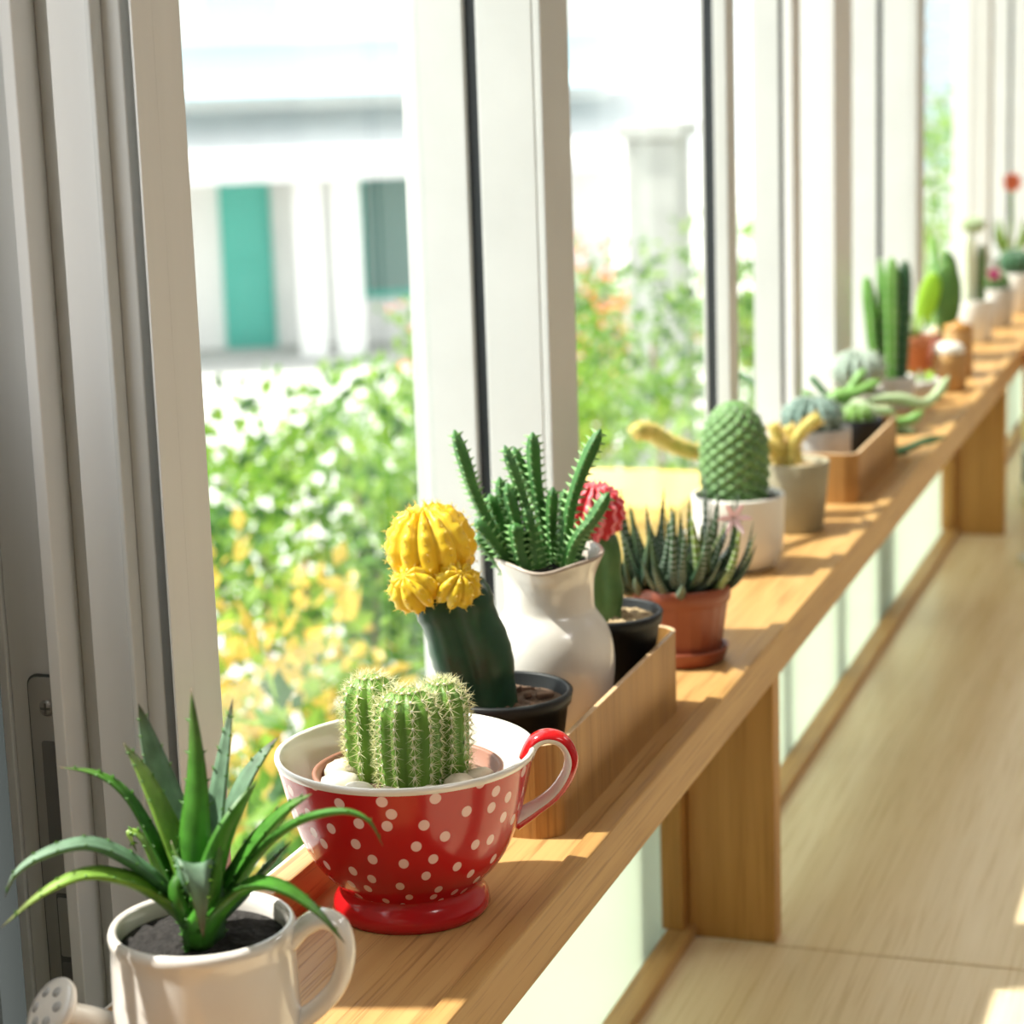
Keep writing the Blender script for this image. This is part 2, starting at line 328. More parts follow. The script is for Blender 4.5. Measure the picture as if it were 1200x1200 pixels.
    def mesh(s, name, mats, smooth=True):
        me = bpy.data.meshes.new(name)
        sc = s.sc
        me.from_pydata([(x*sc, y*sc, z*sc) for x, y, z in s.v], [], s.f)
        for mt in (mats if isinstance(mats, (list, tuple)) else [mats]): me.materials.append(mt)
        me.polygons.foreach_set('material_index', s.m)
        me.polygons.foreach_set('use_smooth', [smooth]*len(s.f))
        if any(u is not None for u in s.uv):
            ul = me.uv_layers.new(name='UVMap'); dat = []
            for f, u in zip(s.f, s.uv):
                for k in range(len(f)): dat += list(u[k]) if u and k < len(u) else [0.0, 0.0]
            ul.data.foreach_set('uv', dat)
        me.validate(); me.update()
        return me
    def build(s, name, mats, parent=None, smooth=True, bevel=0.0, loc=None):
        o = bpy.data.objects.new(name, s.mesh(name, mats, smooth)); COL.objects.link(o)
        if parent: o.parent = parent
        if loc: o.location = loc
        if bevel:
            b = o.modifiers.new('bevel', 'BEVEL'); b.width = bevel; b.segments = 2; b.limit_method = 'ANGLE'
        return o

def spline(pts, steps):
    """Catmull-Rom through the points"""
    pts = [Vector(p) for p in pts]; out = []
    n = len(pts)
    for i in range(n-1):
        p0 = pts[max(i-1, 0)] if i > 0 else pts[0]*2-pts[1]
        p1, p2 = pts[i], pts[i+1]; p3 = pts[i+2] if i+2 < n else pts[n-1]*2-pts[n-2]
        for k in range(steps):
            t = k/steps
            out.append(0.5*((2*p1)+(p2-p0)*t+(2*p0-5*p1+4*p2-p3)*t*t+(3*p1-p0-3*p2+p3)*t**3))
    out.append(pts[-1])
    return out

def tag(o, label, cat=None, group=None, kind=None):
    if label: o['label'] = label
    if cat: o['category'] = cat
    if group: o['group'] = group
    if kind: o['kind'] = kind
    return o
def thing(name, loc, label, cat, group=None, rz=0.0):
    o = bpy.data.objects.new(name, None); COL.objects.link(o); o.location = loc; o.rotation_euler = (0, 0, rz); o.empty_display_size = 0.02
    return tag(o, label, cat, group)
def struct(name, loc=(0, 0, 0), label=None):
    o = bpy.data.objects.new(name, None); COL.objects.link(o); o.location = loc; o['kind'] = 'structure'; o.empty_display_size = 0.05
    if label: o['label'] = label
    return o
def sbox(name, x0, x1, y0, y1, z0, z1, m, label=None, bevel=0.0, parent=None):
    """box part with coordinates in metres; top level = structure"""
    o = MB(1.0).box(x0, x1, y0, y1, z0, z1).build(name, m, parent, smooth=False, bevel=bevel)
    if parent is None: o['kind'] = 'structure'
    if label: o['label'] = label
    return o

CR = Vector((0.946, 0.324, 0)); CT = Vector((0.324, -0.946, 0))     # along and across the line of pots as one walks up to them

# ------------------------------------------------------------------ the room shell
SZ = -0.004            # shelf surface
BZ = -0.236            # bench top
sbox('floor', -0.60, 3.0, -2.5, 9.0, -0.80, -0.75, FLOORW, 'brown wooden floor of the room')
sbox('ceiling', -0.75, 3.0, -2.5, 9.0, 1.55, 1.60, ROOMW, 'off-white ceiling of the room')
sbox('wall_right', 3.0, 3.1, -2.5, 9.0, -0.75, 1.55, ROOMW, 'off-white wall opposite the windows')
sbox('wall_back', -0.6, 3.0, -2.6, -2.5, -0.75, 1.55, ROOMW, 'off-white wall at the near end of the room')
sbox('wall_front', -0.6, 3.0, 9.0, 9.1, -0.75, 1.55, ROOMW, 'off-white wall at the far end of the room')
sbox('wall_lower', -0.60, -0.42, -2.5, 9.0, -0.75, BZ-0.002, ROOMW, 'low wall under the windows')
sbox('wall_upper', -0.60, -0.47, -2.5, 9.0, 0.95, 1.55, ROOMW, 'wall band above the windows')
sbox('wall_left', -0.66, -0.575, -2.5, 0.30, -0.238, 0.95, ROOMW, 'wall beside the nearest window frame')
sbox('trim_10', -0.61, -0.578, 0.80, 0.868, -0.238, 0.95, DARKP, 'unseen dark upright added to keep sun off the near jamb')  # added out of view to block sun from the near jamb
sbox('trim_11', -0.61, -0.578, 0.30, 0.80, -0.238, 0.25, SILLW, 'unseen pale panel added to shade the can and bounce light')  # added out of view: shades the can, pale to bounce light
# added fill: unseen ceiling panels that brighten the interior
for i, (lx, ly) in enumerate(((1.15, 0.2), (1.15, 2.6), (1.15, 5.2))):
    lt = thing('fill_lamp', (lx, ly, 1.55), 'flat square fill lamp added out of view above the room', 'lamp', 'added fill lamps')
    MB(1.0).box(-0.32, 0.32, -0.32, 0.32, -0.03, 0).build('fill_body', WHITEFR, lt, smooth=False)
    ld = bpy.data.lights.new('fill_light', 'AREA'); ld.shape = 'SQUARE'; ld.size = 0.6; ld.energy = FILL_POWER; ld.color = (1.0, 0.97, 0.93)
    lo = bpy.data.objects.new('fill_light', ld); COL.objects.link(lo); lo.parent = lt; lo.location = (0, 0, -0.035)

# ------------------------------------------------------------------ bench, shelf, posts
bench = thing('wooden_bench', (0, 0, BZ), 'wide pale oak bench top running below the plant shelf', 'bench')
MB(1.0).box(-0.412, 0.16, -0.60, 1.5095, -0.03, 0).build('bench_board', BENCHW, bench, smooth=False, bevel=0.0015)
MB(1.0).box(-0.412, 0.16, 1.5115, 2.972, -0.03, 0).build('bench_board', BENCHW, bench, smooth=False, bevel=0.0015)
MB(1.0).box(-0.412, 0.16, 2.974, 6.6, -0.03, 0).build('bench_board', BENCHW, bench, smooth=False, bevel=0.0015)
MB(1.0).box(0.10, 0.13, -0.60, 6.6, -0.514, -0.03).build('bench_apron', OAK, bench, smooth=False)

shelf = thing('plant_shelf', (0, 0, 0), 'long oak window shelf with a raised lip carrying all the pots', 'shelf')
MB(1.0).box(-0.452, -0.343, -0.30, 6.6, -0.030, SZ).build('shelf_board', OAK, shelf, smooth=False)
MB(1.0).box(-0.343, -0.331, -0.30, 6.6, -0.032, 0.0).build('front_lip', OAKF, shelf, smooth=False, bevel=0.0012)
MB(1.0).box(-0.466, -0.452, -0.30, 6.6, -0.030, 0.017).build('back_lip', OAK, shelf, smooth=False, bevel=0.0012)
for py in (1.512, 2.975, 4.44):
    MB(1.0).box(-0.399, -0.3325, py, py+0.022, BZ, -0.030).build('post', OAKZ, shelf, smooth=False, bevel=0.0012)
sbox('trim_1', -0.4125, -0.393, -0.3, 6.6, BZ, BZ+0.009, OAK, 'low oak strip along the foot of the frosted glass', 0.001)
for i, py in enumerate((1.498, 2.961, 4.426)):
    sbox('trim_%d' % (i+2), -0.416, -0.3995, py, py+0.05, BZ+0.009, -0.031, OAKZ, 'upright oak batten holding the frosted glass', 0.001)
ys = (-0.30, 1.498, 2.961, 4.426, 6.6)
for i in range(4):
    sbox('window_%d' % (i+2), -0.419, -0.4165, ys[i]+0.002, ys[i+1]-0.002, BZ+0.0005, -0.031, FROST, 'frosted pale green glass panel below the shelf')

# ------------------------------------------------------------------ window frames
ZB, ZT = -0.25, 0.95
win = struct('window_1', label='aluminium window bay with sash edges and clear panes')
def fr(name, x0, x1, y0, y1, m, z0=ZB, z1=ZT, bevel=0.0008, parent=None):
    return sbox(name, x0, x1, y0, y1, z0, z1, m, None, bevel, parent or win)
sbox('trim_9', -0.476, -0.466, -0.5, 8.9, -0.030, 0.010, SILLW, 'pale painted sill behind the shelf', 0.001)
# near jamb (its edge carries the lock)
fr('sash_edge', -0.558, -0.529, 0.868, 0.905, GREYFR)
fr('jamb_ridge', -0.529, -0.5225, 0.855, 0.905, GREYLT)
fr('jamb_recess', -0.5225, -0.5115, 0.874, 0.905, GREYFR)
fr('jamb_panel', -0.5115, -0.4895, 0.866, 0.905, GREYLT)
fr('jamb_bead', -0.4895, -0.4865, 0.860, 0.905, WHITEFR)
fr('jamb_panel', -0.4865, -0.477, 0.869, 0.905, GREYFR)
fr('jamb_groove', -0.477, -0.4705, 0.884, 0.9, DARKGR)
fr('frame_face', -0.477, -0.4695, 0.884, 0.911, GREYLT, bevel=0.0005)
fr('frame_face_edge', -0.4705, -0.4695, 0.8655, 0.884, GREYLT, bevel=0)
fr('sash_trim', -0.563, -0.558, 0.866, 0.905, WHITEFR)
# mortise lock on the sash edge
lk = bpy.data.objects.new('mortise_lock', None); COL.objects.link(lk); lk.location = (-0.5385, 0.868, 0.0); lk.parent = win; lk.empty_display_size = 0.02
lk['label'] = 'brushed steel lock plate with a cross-head screw'
def rplate(mb, x0, x1, z0, z1, y0, y1, r, m=0, n=5):
    pts = []
    for cx, cz, a0 in ((x1-r, z0+r, -90), (x1-r, z1-r, 0), (x0+r, z1-r, 90), (x0+r, z0+r, 180)):
        for k in range(n+1):
            a = math.radians(a0+90*k/n); pts.append((cx+r*math.cos(a), cz+r*math.sin(a)))
    mb.ring_skin([[(x, y1, z) for x, z in pts], [(x, y0, z) for x, z in pts]], cap0=True, cap1=True, m=m)
    return mb
rplate(MB(), -10, 9.3, -40, 138, -1.2, 0.0, 5.5).build('lock_rim', DARKGR, lk, smooth=False)
rplate(MB(), -9, 8.3, -39, 137, -2.6, -1.2, 5).build('lock_plate', STEEL, lk, smooth=False, bevel=0.0006)
rplate(MB(), -3.5, 4.0, 52, 106, -2.9, -2.6, 1.5).build('slot', SLOT, lk, smooth=False)
rplate(MB(), -2.0, 5.0, -26, 30, -3.0, -2.6, 1.5).build('latch_frame', DARKGR, lk, smooth=False)
rplate(MB(), -1.2, 4.2, -2, 28, -3.4, -3.0, 1.0).build('latch', STEEL, lk, smooth=False)
rplate(MB(), -1.2, 4.2, -25, -5, -3.3, -3.0, 1.0).build('latch_slot', SLOT, lk, smooth=False)
scr = MB(); rot = Matrix.Rotation(math.radians(90), 3, 'X')
scr.lathe([(0, 1.2), (2.6, 1.0), (4.0, 0.0), (4.0, -0.5)], 20, (0.5, -2.6, 122), tilt=rot)
scr.build('screw', STEEL, lk)
MB().box(-2.2, 3.2, -3.95, -3.7, 121.4, 122.6).box(-0.1, 1.1, -3.95, -3.7, 119.3, 124.7).build('screw_cross', SLOT, lk, smooth=False)
sbox('dark_panel', -0.95, -0.5635, 0.906, 0.914, -0.236, 0.125, DARKP, None, 0, win)  # flat dark panel behind the sash trim

# middle mullion
def mullion(y, d=0.063, x0=-0.573, xb=(-0.526, -0.5165), x1=-0.47):
    fr('stile', x0, x0+0.009, y+0.002, y+d, WHITEFR)
    fr('stile', x0+0.009, xb[0], y, y+d, WHITEFR)
    fr('gasket', xb[0], xb[1], y+0.006, y+d-0.005, BLACKRB, bevel=0)
    fr('stile', xb[1], x1-0.006, y, y+d, WHITEFR)
    fr('stile_bead', x1-0.006, x1-0.0052, y+0.001, y+d, GREYFR, bevel=0)
    fr('frame_face', x1-0.0052, x1, y, y+d, WHITEFR)
mullion(1.4326)
# second bay: slimmer sliding sashes
fr('stile', -0.487, -0.4835, 1.935, 1.965, WHITEFR)
fr('gasket', -0.4835, -0.4735, 1.935, 1.965, BLACKRB, bevel=0)
fr('stile', -0.4735, -0.462+0.0005, 1.93, 1.965, WHITEFR)
fr('stile', -0.500, -0.4725, 2.20, 2.24, WHITEFR)
fr('stile_bead', -0.4725, -0.468, 2.203, 2.24, DARKGR, bevel=0)
fr('stile', -0.468, -0.4585, 2.20, 2.24, GREYLT)
fr('column_side', -0.511, -0.4945, 2.46, 2.55, GREYFR)
fr('column', -0.4945, -0.464, 2.45, 2.56, GREYLT)
mullion(3.0, 0.07, -0.566, (-0.5105, -0.503), -0.457)
fr('stile', -0.5185, -0.487, 3.80, 3.85, GREYLT)
fr('stile_bead', -0.487, -0.484, 3.803, 3.85, GREYFR, bevel=0)
fr('stile', -0.484, -0.458, 3.80, 3.85, GREYFR)
mullion(4.55, 0.07, -0.566, (-0.5105, -0.503), -0.46)
for a, b in ((0.905, 1.4326), (1.4956, 3.0), (3.07, 4.55), (4.62, 8.9)):
    sbox('pane', -0.5605, -0.5575, a, b, -0.236, ZT, PANE, None, 0, win)
fr('stile', -0.57, -0.46, 6.3, 6.36, WHITEFR)

# ------------------------------------------------------------------ plant building blocks
def soil_disc(parent, r, z, m, name='soil', bump=1.2, dome=1.5):
    mb = MB(); rr = random.Random(int(r*10+z))
    prof = [(r*k, 0) for k in (1, 0.85, 0.68, 0.5, 0.33, 0.16)]
    hs = {}
    def rf(a, zz, ang):
        h = dome*(1-(a/r)**2)+bump*(rr.random()-0.5)*2*(a < r*0.97)
        return a, z+h
    mb.lathe(prof+[(0.01, 0)], 40, rfun=rf)
    return mb.build(name, m, parent)

def pot_mesh(r0, r1, h, t=2.2, rim=None, rimh=8, inner=None, floor=4):
    """simple tapered pot profile (bottom radius, top radius, height)"""
    pr = [(0.01, 0), (r0-1.5, 0), (r0, 1.5)]
    if rim:
        rr = r0+(r1-r0)*(h-rimh)/h
        pr += [(rr, h-rimh-0.5), (rr+rim, h-rimh), (r1+rim, h-1), (r1+rim-0.8, h)]
        pr += [(r1-t+0.5, h), (r1-t, h-1)]
    else:
        pr += [(r1, h-1.2), (r1-0.5, h-0.2), (r1-t*0.5, h), (r1-t, h-1.2)]
    pr += [(r0-t, floor), (0.01, floor)]
    return pr

def ribbed_stem(parent, base, top, rmax, ribs, m, depth=0.16, spine_len=5, spine_n=7, spine_m=None, spine_r=0.22, areoles=11, prof=None, name='stem', seed=1, areole_r=0.9, sp_name='spines', phase=0.0, bow=0.0, steps=22):
    """columnar cactus stem from base to top with vertical ribs, woolly areoles and spines"""
    rd = random.Random(seed)
    base = Vector(base); top = Vector(top); ax = (top-base); H = ax.length; d = ax.normalized()
    e1 = Vector((1, 0, 0)); e1 = (e1-d*e1.dot(d)).normalized(); e2 = d.cross(e1)
    pf = prof or (lambda t: (0.86+0.14*math.sin(min(t/0.5, 1)*math.pi/2)) * math.sqrt(max(0.0, 1-max(0, (t-0.72)/0.28)**2.2)))
    seg = ribs*6; rings = []; ts = [1-(1-i/steps)**1.35 if i < steps else 0.999 for i in range(steps+1)]
    def pt(t, a):
        R = rmax*pf(t)
        k = 1-depth+depth*abs(math.cos(ribs*(a-phase)/2))**0.7
        off = e1*bow*math.sin(t*math.pi)
        return base+d*(t*H)+off+(e1*math.cos(a)+e2*math.sin(a))*(R*k)
    mb = MB()
    for t in ts: rings.append([tuple(pt(t, 2*math.pi*j/seg+phase)) for j in range(seg)])
    mb.ring_skin(rings, cap1=True)
    stem = mb.build(name, m, parent)
    if spine_m:
        sp = MB(); ar = []
        for k in range(ribs):
            a = phase+2*math.pi*k/ribs
            for i in range(areoles):
                t = (i+0.6)/(areoles+0.1)
                t = 1-(1-t)**1.25
                t = min(t, 0.985)
                p = pt(t, a); p2 = pt(min(t+0.02, 0.999), a)
                up = (p2-p).normalized() if (p2-p).length > 1e-6 else d
                out = (e1*math.cos(a)+e2*math.sin(a)); out = (out-up*out.dot(up)).normalized()
                if out.length < 0.5: out = d
                sd = up.cross(out)
                for q in range(spine_n):
                    th = 2*math.pi*q/spine_n+rd.random(); el = 0.35+0.5*rd.random()
                    dv = out*el+(up*math.cos(th)+sd*math.sin(th))*0.8
                    sp.spine(p-out*0.2, dv, spine_len*(0.65+0.6*rd.random()), spine_r, 0)
                if areole_r: sp.blob(p, areole_r, 1, 0.1, 5, 3)
        s = sp.build(sp_name, [spine_m, AREOLE], stem, smooth=False); s['kind'] = 'stuff'
    return stem

def globe(parent, c, r, rz, ribs, m, name, depth=0.2, lobes=0, spine=None, sl=3.0, seed=3, tilt=(0, 0, 0), seg_per=6, rings=26, knob=0.06, areoles=9, mats2=None):
    """ribbed globe (grafted moon cactus) with knobbly ribs"""
    rd = random.Random(seed); M = Matrix.Rotation(tilt[0], 3, 'X') @ Matrix.Rotation(tilt[1], 3, 'Y') @ Matrix.Rotation(tilt[2], 3, 'Z'); c = Vector(c)
    def pt(ph, a):
        rib = abs(math.cos(ribs*a/2))
        k = 1-depth+depth*rib**0.55
        k *= 1+knob*math.cos(ph*areoles*2)*rib**3
        k *= 1-0.10*math.exp(-((ph)/0.35)**2)
        p = Vector((r*k*math.sin(ph)*math.cos(a), r*k*math.sin(ph)*math.sin(a), rz*k*math.cos(ph)))
        return c+M @ p
    mb = MB(); seg = ribs*seg_per; R = []
    for i in range(rings+1):
        ph = math.pi*(0.012+0.976*i/rings); R.append([tuple(pt(ph, 2*math.pi*j/seg)) for j in range(seg)])
    R = R[::-1]
    mf = None
    if mats2: mf = lambda i, j: 1 if (abs(((j+0.5) % seg_per)-0) < 1 or ((j+0.5) % seg_per) > seg_per-1) else 0
    mb.ring_skin(R, cap0=True, cap1=True, mfun=mf)
    o = mb.build(name, [m, mats2] if mats2 else m, parent)
    if spine:
        sp = MB()
        for k in range(ribs):
            a = 2*math.pi*k/ribs
            for i in range(1, areoles*2):
                ph = math.pi*i/(areoles*2)
                p = pt(ph, a); n = (p-c).normalized()
                for q in range(4):
                    v = n+Vector((rd.uniform(-1, 1), rd.uniform(-1, 1), rd.uniform(-1, 1)))*0.7
                    sp.spine(p-n*0.3, v, sl*rd.uniform(0.6, 1.2), 0.22)
        s = sp.build('spines', spine, o, smooth=False); s['kind'] = 'stuff'
    return o

def leaf_mesh(mb, pts, W, n0, curl=0.35, thick=0.22, steps=5, prof=None, spines=0, spm=1, seed=0):
    """fleshy pointed leaf along a path; W = full width"""
    rd = random.Random(seed)
    P = spline([Vector(p) for p in pts], steps); F = mb.frames(P, n0); N = len(P); rings = []; edge = []
    pf = prof or (lambda t: min(1.0, 0.78+0.75*t)*(1-t**1.9)**0.85)
    S = (-1, -0.55, 0, 0.55, 1)
    for i, p in enumerate(P):
        t = i/(N-1); w_ = max(W/2*pf(t), 0.12); T, n, b = F[i]
        cu = curl*w_; th = thick*w_*2
        ring = [p+b*(w_*s)+n*(cu*s*s) for s in S]
        ring += [p+b*(w_*s)+n*(cu*s*s-th*(1-s*s)) for s in (0.6, 0.0, -0.6)]
        rings.append([tuple(q) for q in ring]); edge.append((ring[0], ring[4], b, T, w_))
    us = [0.1*j for j in range(9)]
    mb.ring_skin(rings, cap0=True, cap1=True, uvs=[(us, i/(N-1)) for i in range(N)])
    if spines:
        for k in range(spines):
            t = (k+0.7)/(spines+0.3); i = min(int(t*(N-1)), N-2)
            for sgn, e in ((-1, edge[i][0]), (1, edge[i][1])):
                if rd.random() < 0.15: continue
                b, T, w_ = edge[i][2], edge[i][3], edge[i][4]
                mb.spine(e-b*sgn*0.5, b*sgn+T*0.6, 2.0+0.8*rd.random(), 0.75, spm)
    return P, F

# ------------------------------------------------------------------ watering can with aloe
ALOE = [
    ([(0.3, -4.1, 78.4), (1.9, -7.8, 96.4), (3.3, -7.3, 121.5), (3.5, -3.0, 145.0), (0.6, 2.3, 176.5)], 13.2, 0),
    ([(-5.3, 6.6, 75.4), (-11.4, 8.8, 99.9), (-19.8, 10.1, 128.1), (-25.4, 10.3, 149.5), (-27.7, 9.5, 166.2)], 17.3, 1),
    ([(-2.2, -0.7, 78.6), (-4.0, -3.5, 97.8), (-12.6, -4.3, 122.7), (-21.0, -4.0, 141.7), (-28.5, -3.4, 153.5)], 14.5, 2),
    ([(-3.8, 0.8, 77.9), (-10.8, -0.5, 94.2), (-17.9, -1.9, 110.5), (-28.1, -3.3, 130.1), (-38.8, -7.0, 140.2), (-53.3, -11.9, 143.9)], 9.0, 0),
    ([(-2.4, -4.0, 78.1), (-10.4, -12.0, 96.8), (-21.1, -22.0, 112.1), (-33.0, -30.3, 119.3), (-47.1, -39.4, 116.7), (-56.7, -44.8, 110.0), (-60.9, -47.3, 100.7)], 10.7, 1),
    ([(-0.1, -6.4, 77.4), (-6.2, -16.9, 93.6), (-16.0, -28.7, 105.4), (-28.6, -39.4, 110.3), (-42.7, -48.4, 104.6), (-58.3, -55.9, 91.9)], 11.4, 2),
    ([(-2.7, 7.5, 75.3), (0.4, 12.8, 103.2), (3.5, 16.0, 128.0), (7.4, 17.3, 149.7), (11.6, 16.6, 168.8)], 11.8, 1),
    ([(-2.8, 11.7, 75.5), (1.8, 19.6, 104.6), (8.9, 26.3, 126.9), (15.3, 30.6, 138.8), (21.8, 35.0, 147.5)], 11.8, 1),
    ([(4.8, -6.8, 79.9), (10.4, -10.2, 98.1), (17.2, -10.0, 118.3), (23.5, -5.7, 131.5), (28.7, -0.7, 140.5)], 17.3, 0),
    ([(2.8, 3.1, 77.6), (10.8, 5.8, 92.1), (21.6, 9.5, 109.9), (33.3, 14.6, 123.6), (43.3, 19.1, 130.2)], 15.2, 0),
    ([(7.2, -3.9, 80.1), (18.0, -4.4, 96.6), (31.1, -2.0, 114.2), (45.1, 2.8, 124.4), (60.6, 8.1, 127.7), (70.7, 11.5, 123.5), (75.7, 13.2, 112.6)], 7.6, 0),
    ([(3.2, 7.4, 76.0), (13.7, 11.0, 86.7), (22.5, 14.0, 97.4), (33.6, 17.9, 109.8)], 8.3, 1),
    ([(9.2, -11.7, 79.7), (18.1, -15.0, 92.7), (29.9, -15.1, 102.5), (43.7, -14.6, 102.2), (56.7, -12.3, 93.4), (67.1, -8.7, 79.5)], 11.4, 0),
    ([(5.7, -10.7, 85.2), (9.0, -18.0, 102.7), (11.4, -25.7, 113.9), (16.6, -32.4, 106.3), (17.3, -32.1, 86.3)], 14.5, 1),
    ([(-9.5, 9.4, 75.8), (-23.1, 11.1, 90.6), (-31.4, 12.5, 106.1), (-36.5, 10.8, 109.6), (-33.3, 9.7, 102.1)], 5.5, 2),
    ([(0.8, -12.4, 79.9), (-0.2, -19.1, 92.5), (-1.3, -19.5, 100.4), (0.4, -16.8, 106.7), (-4.0, -14.1, 117.9)], 9.0, 0),
    ([(5.8, -14.9, 77.8), (9.1, -18.0, 86.6), (15.4, -18.0, 97.2), (17.9, -17.1, 108.5), (18.2, -14.9, 118.3)], 9.0, 0),
]
STAPELIA = [
    ([(-22.5, -14.1, 123.1), (-29.7, -20.8, 144.1), (-37.3, -23.3, 163.6), (-42.2, -22.9, 178.8), (-48.8, -23.1, 201.3)], 9.8),
    ([(-1.2, -13.1, 126.4), (-5.7, -16.8, 147.8), (-12.0, -16.8, 168.3), (-20.2, -15.4, 191.4)], 7.8),
    ([(-2.3, 3.4, 125.4), (-6.1, 4.2, 151.4), (-8.4, 3.5, 175.0), (-9.4, 5.3, 196.0)], 9.8),
    ([(-0.7, 8.2, 124.4), (-7.5, 8.0, 148.0), (-14.9, 7.6, 166.2), (-22.2, 7.2, 186.5)], 7.8),
    ([(13.3, -8.1, 125.9), (17.4, -8.8, 152.2), (24.6, -4.3, 176.3), (34.0, 3.2, 199.3)], 9.3),
    ([(18.0, -12.9, 127.1), (23.6, -13.0, 137.8), (32.0, -10.2, 147.8), (40.8, -5.0, 163.0)], 8.8),
    ([(2.8, 0.9, 123.5), (2.9, -1.1, 142.3), (3.9, 1.3, 163.8)], 8.3),
    ([(-8.0, -15.4, 125.1), (-13.0, -19.2, 145.5), (-18.2, -18.9, 169.5)], 9.3),
    ([(-22.0, -3.3, 121.8), (-30.0, -1.8, 141.3), (-35.9, -1.7, 158.9)], 9.8),
    ([(-21.5, -20.0, 125.5), (-27.0, -26.2, 137.1), (-35.2, -29.0, 149.2)], 10.4),
    ([(-9.9, -22.4, 125.5), (-10.9, -24.9, 136.4), (-11.5, -25.1, 146.7)], 10.9),
    ([(-21.4, 3.2, 122.0), (-28.4, 5.1, 145.2), (-31.8, 6.0, 168.1)], 8.3),
    ([(2.4, 13.5, 120.7), (4.8, 16.5, 141.4), (5.7, 18.9, 159.4)], 7.8),
    ([(-29.0, -14.2, 122.9), (-33.9, -18.0, 130.9), (-38.2, -17.3, 137.9)], 9.3),
    ([(-3.4, -18.1, 124.8), (-3.7, -20.3, 140.8), (-6.8, -19.2, 156.0)], 8.3),
    ([(15.2, 9.4, 122.1), (20.8, 13.5, 135.7), (26.2, 17.4, 144.6)], 7.8),
]
TRAILING = [
    ([(-13.0, -4.4, 23.4), (-19.6, -17.3, 42.8), (1.0, -20.8, 43.7), (28.3, -22.0, 38.1), (58.8, -11.6, 37.1), (74.9, -6.0, 46.5)], 11.8, 0),
    ([(-8.7, -3.0, 23.2), (14.6, -16.1, 25.0), (33.4, -20.3, 4.2), (54.7, -18.3, -5.6), (74.2, -11.6, 0.1), (97.1, 1.6, 18.5)], 9.1, 1),
    ([(-13.0, -4.4, 28.0), (-21.5, -7.4, 57.7), (2.6, 0.9, 64.2), (25.7, 19.4, 74.7)], 12.7, 0),
    ([(-4.4, -1.5, 27.7), (12.9, 4.4, 52.8), (45.5, 15.6, 56.3), (68.7, 23.5, 50.0), (81.8, 38.6, 57.1), (93.2, 53.1, 75.5)], 11.8, 2),
    ([(-14.8, 5.5, 26.3), (-32.0, -0.4, 63.8), (-48.5, 4.5, 81.2)], 9.1, 1),
    ([(-19.2, 4.0, 26.4), (-47.2, -16.2, 56.7), (-79.8, -27.3, 61.5), (-105.1, -25.4, 79.2), (-130.5, -23.6, 91.4)], 7.2, 1),
    ([(-8.7, -3.0, 27.8), (1.8, -10.0, 52.1), (24.9, -12.6, 48.4), (46.2, -5.3, 45.8)], 10.9, 2),
    ([(-13.0, -4.4, 28.0), (-5.2, 3.5, 63.7), (10.3, 14.1, 88.1)], 10.9, 0),
    ([(-8.7, -3.0, 23.2), (9.5, -12.6, 37.1), (37.7, -8.2, 27.0), (66.7, 1.7, 23.2)], 11.8, 2),
    ([(-13.0, -4.4, 28.0), (-30.7, -21.1, 54.1), (-51.2, -28.1, 69.4)], 10.9, 0),
]
RATTAIL = [
    ([(-9.7, -3.3, 58.8), (-14.6, -26.1, 78.1), (-34.7, -48.9, 85.3), (-54.7, -98.0, 85.1), (-68.0, -160.7, 102.3), (-78.5, -201.3, 121.0), (-87.5, -220.2, 121.8)], 16.7, 0),
    ([(-2.2, -13.4, 60.8), (1.5, -12.2, 79.9), (12.4, -8.5, 94.9), (24.5, -4.3, 103.6)], 12.9, 0),
    ([(-6.2, -12.7, 60.6), (-11.7, -14.6, 83.8), (-17.0, -14.3, 99.0)], 12.2, 0),
    ([(0.5, 10.7, 56.5), (-3.4, 11.5, 79.6), (-9.5, 11.5, 92.6)], 11.4, 0),
]

can = thing('watering_can_planter', (-0.4017, 0.7501, SZ), 'white ceramic watering can planted with a spiny green aloe', 'potted plant')
mb = MB()
mb.lathe([(0.01, 0), (34, 0), (37, 2), (38.2, 10), (38.2, 40), (37.6, 66), (37.2, 71), (38.0, 73.5), (38.2, 76), (37.2, 78.3), (35.6, 78.6), (34.2, 77), (33.6, 72), (33.4, 60), (33, 10), (0.01, 8)], 64)
body = mb.build('can_body', CERAM, can)
mb = MB(); mb.tube([(33, 11.3, 68), (39, 13.3, 75), (46.5, 15.9, 78.5), (53.2, 18.2, 74), (54.8, 18.8, 62), (50.7, 17.4, 49), (42, 14.4, 39), (33, 11.3, 33)], 4.6, 14, cross=lambda a, t: (0.85, 1.5), n0=CR, steps=5)
mb.build('handle', CERAM, can)
mb = MB(); mb.tube([(-28, -9, 22), (-36, -15, 33), (-43, -23, 41), (-50, -30, 46)], lambda t: 8.5-3.6*t, 16, steps=4)
mb.build('spout', CERAM, can)
rn = Vector((-0.42, -0.62, 0.62)).normalized(); q = rn.to_track_quat('Z', 'Y').to_matrix()
mb = MB(); mb.lathe([(3.5, -9), (5.5, -7), (11, -4), (13.4, -1.5), (13.8, 0.2), (12.9, 1.4), (9.6, 2.3), (5, 2.9), (0.01, 3.1)], 40, (-52.5, -33.5, 49), tilt=q)
rose = mb.build('rose', CERAM, can)
HOLE = mat('rose_hole_grey', (0.42, 0.42, 0.41), 0.4)
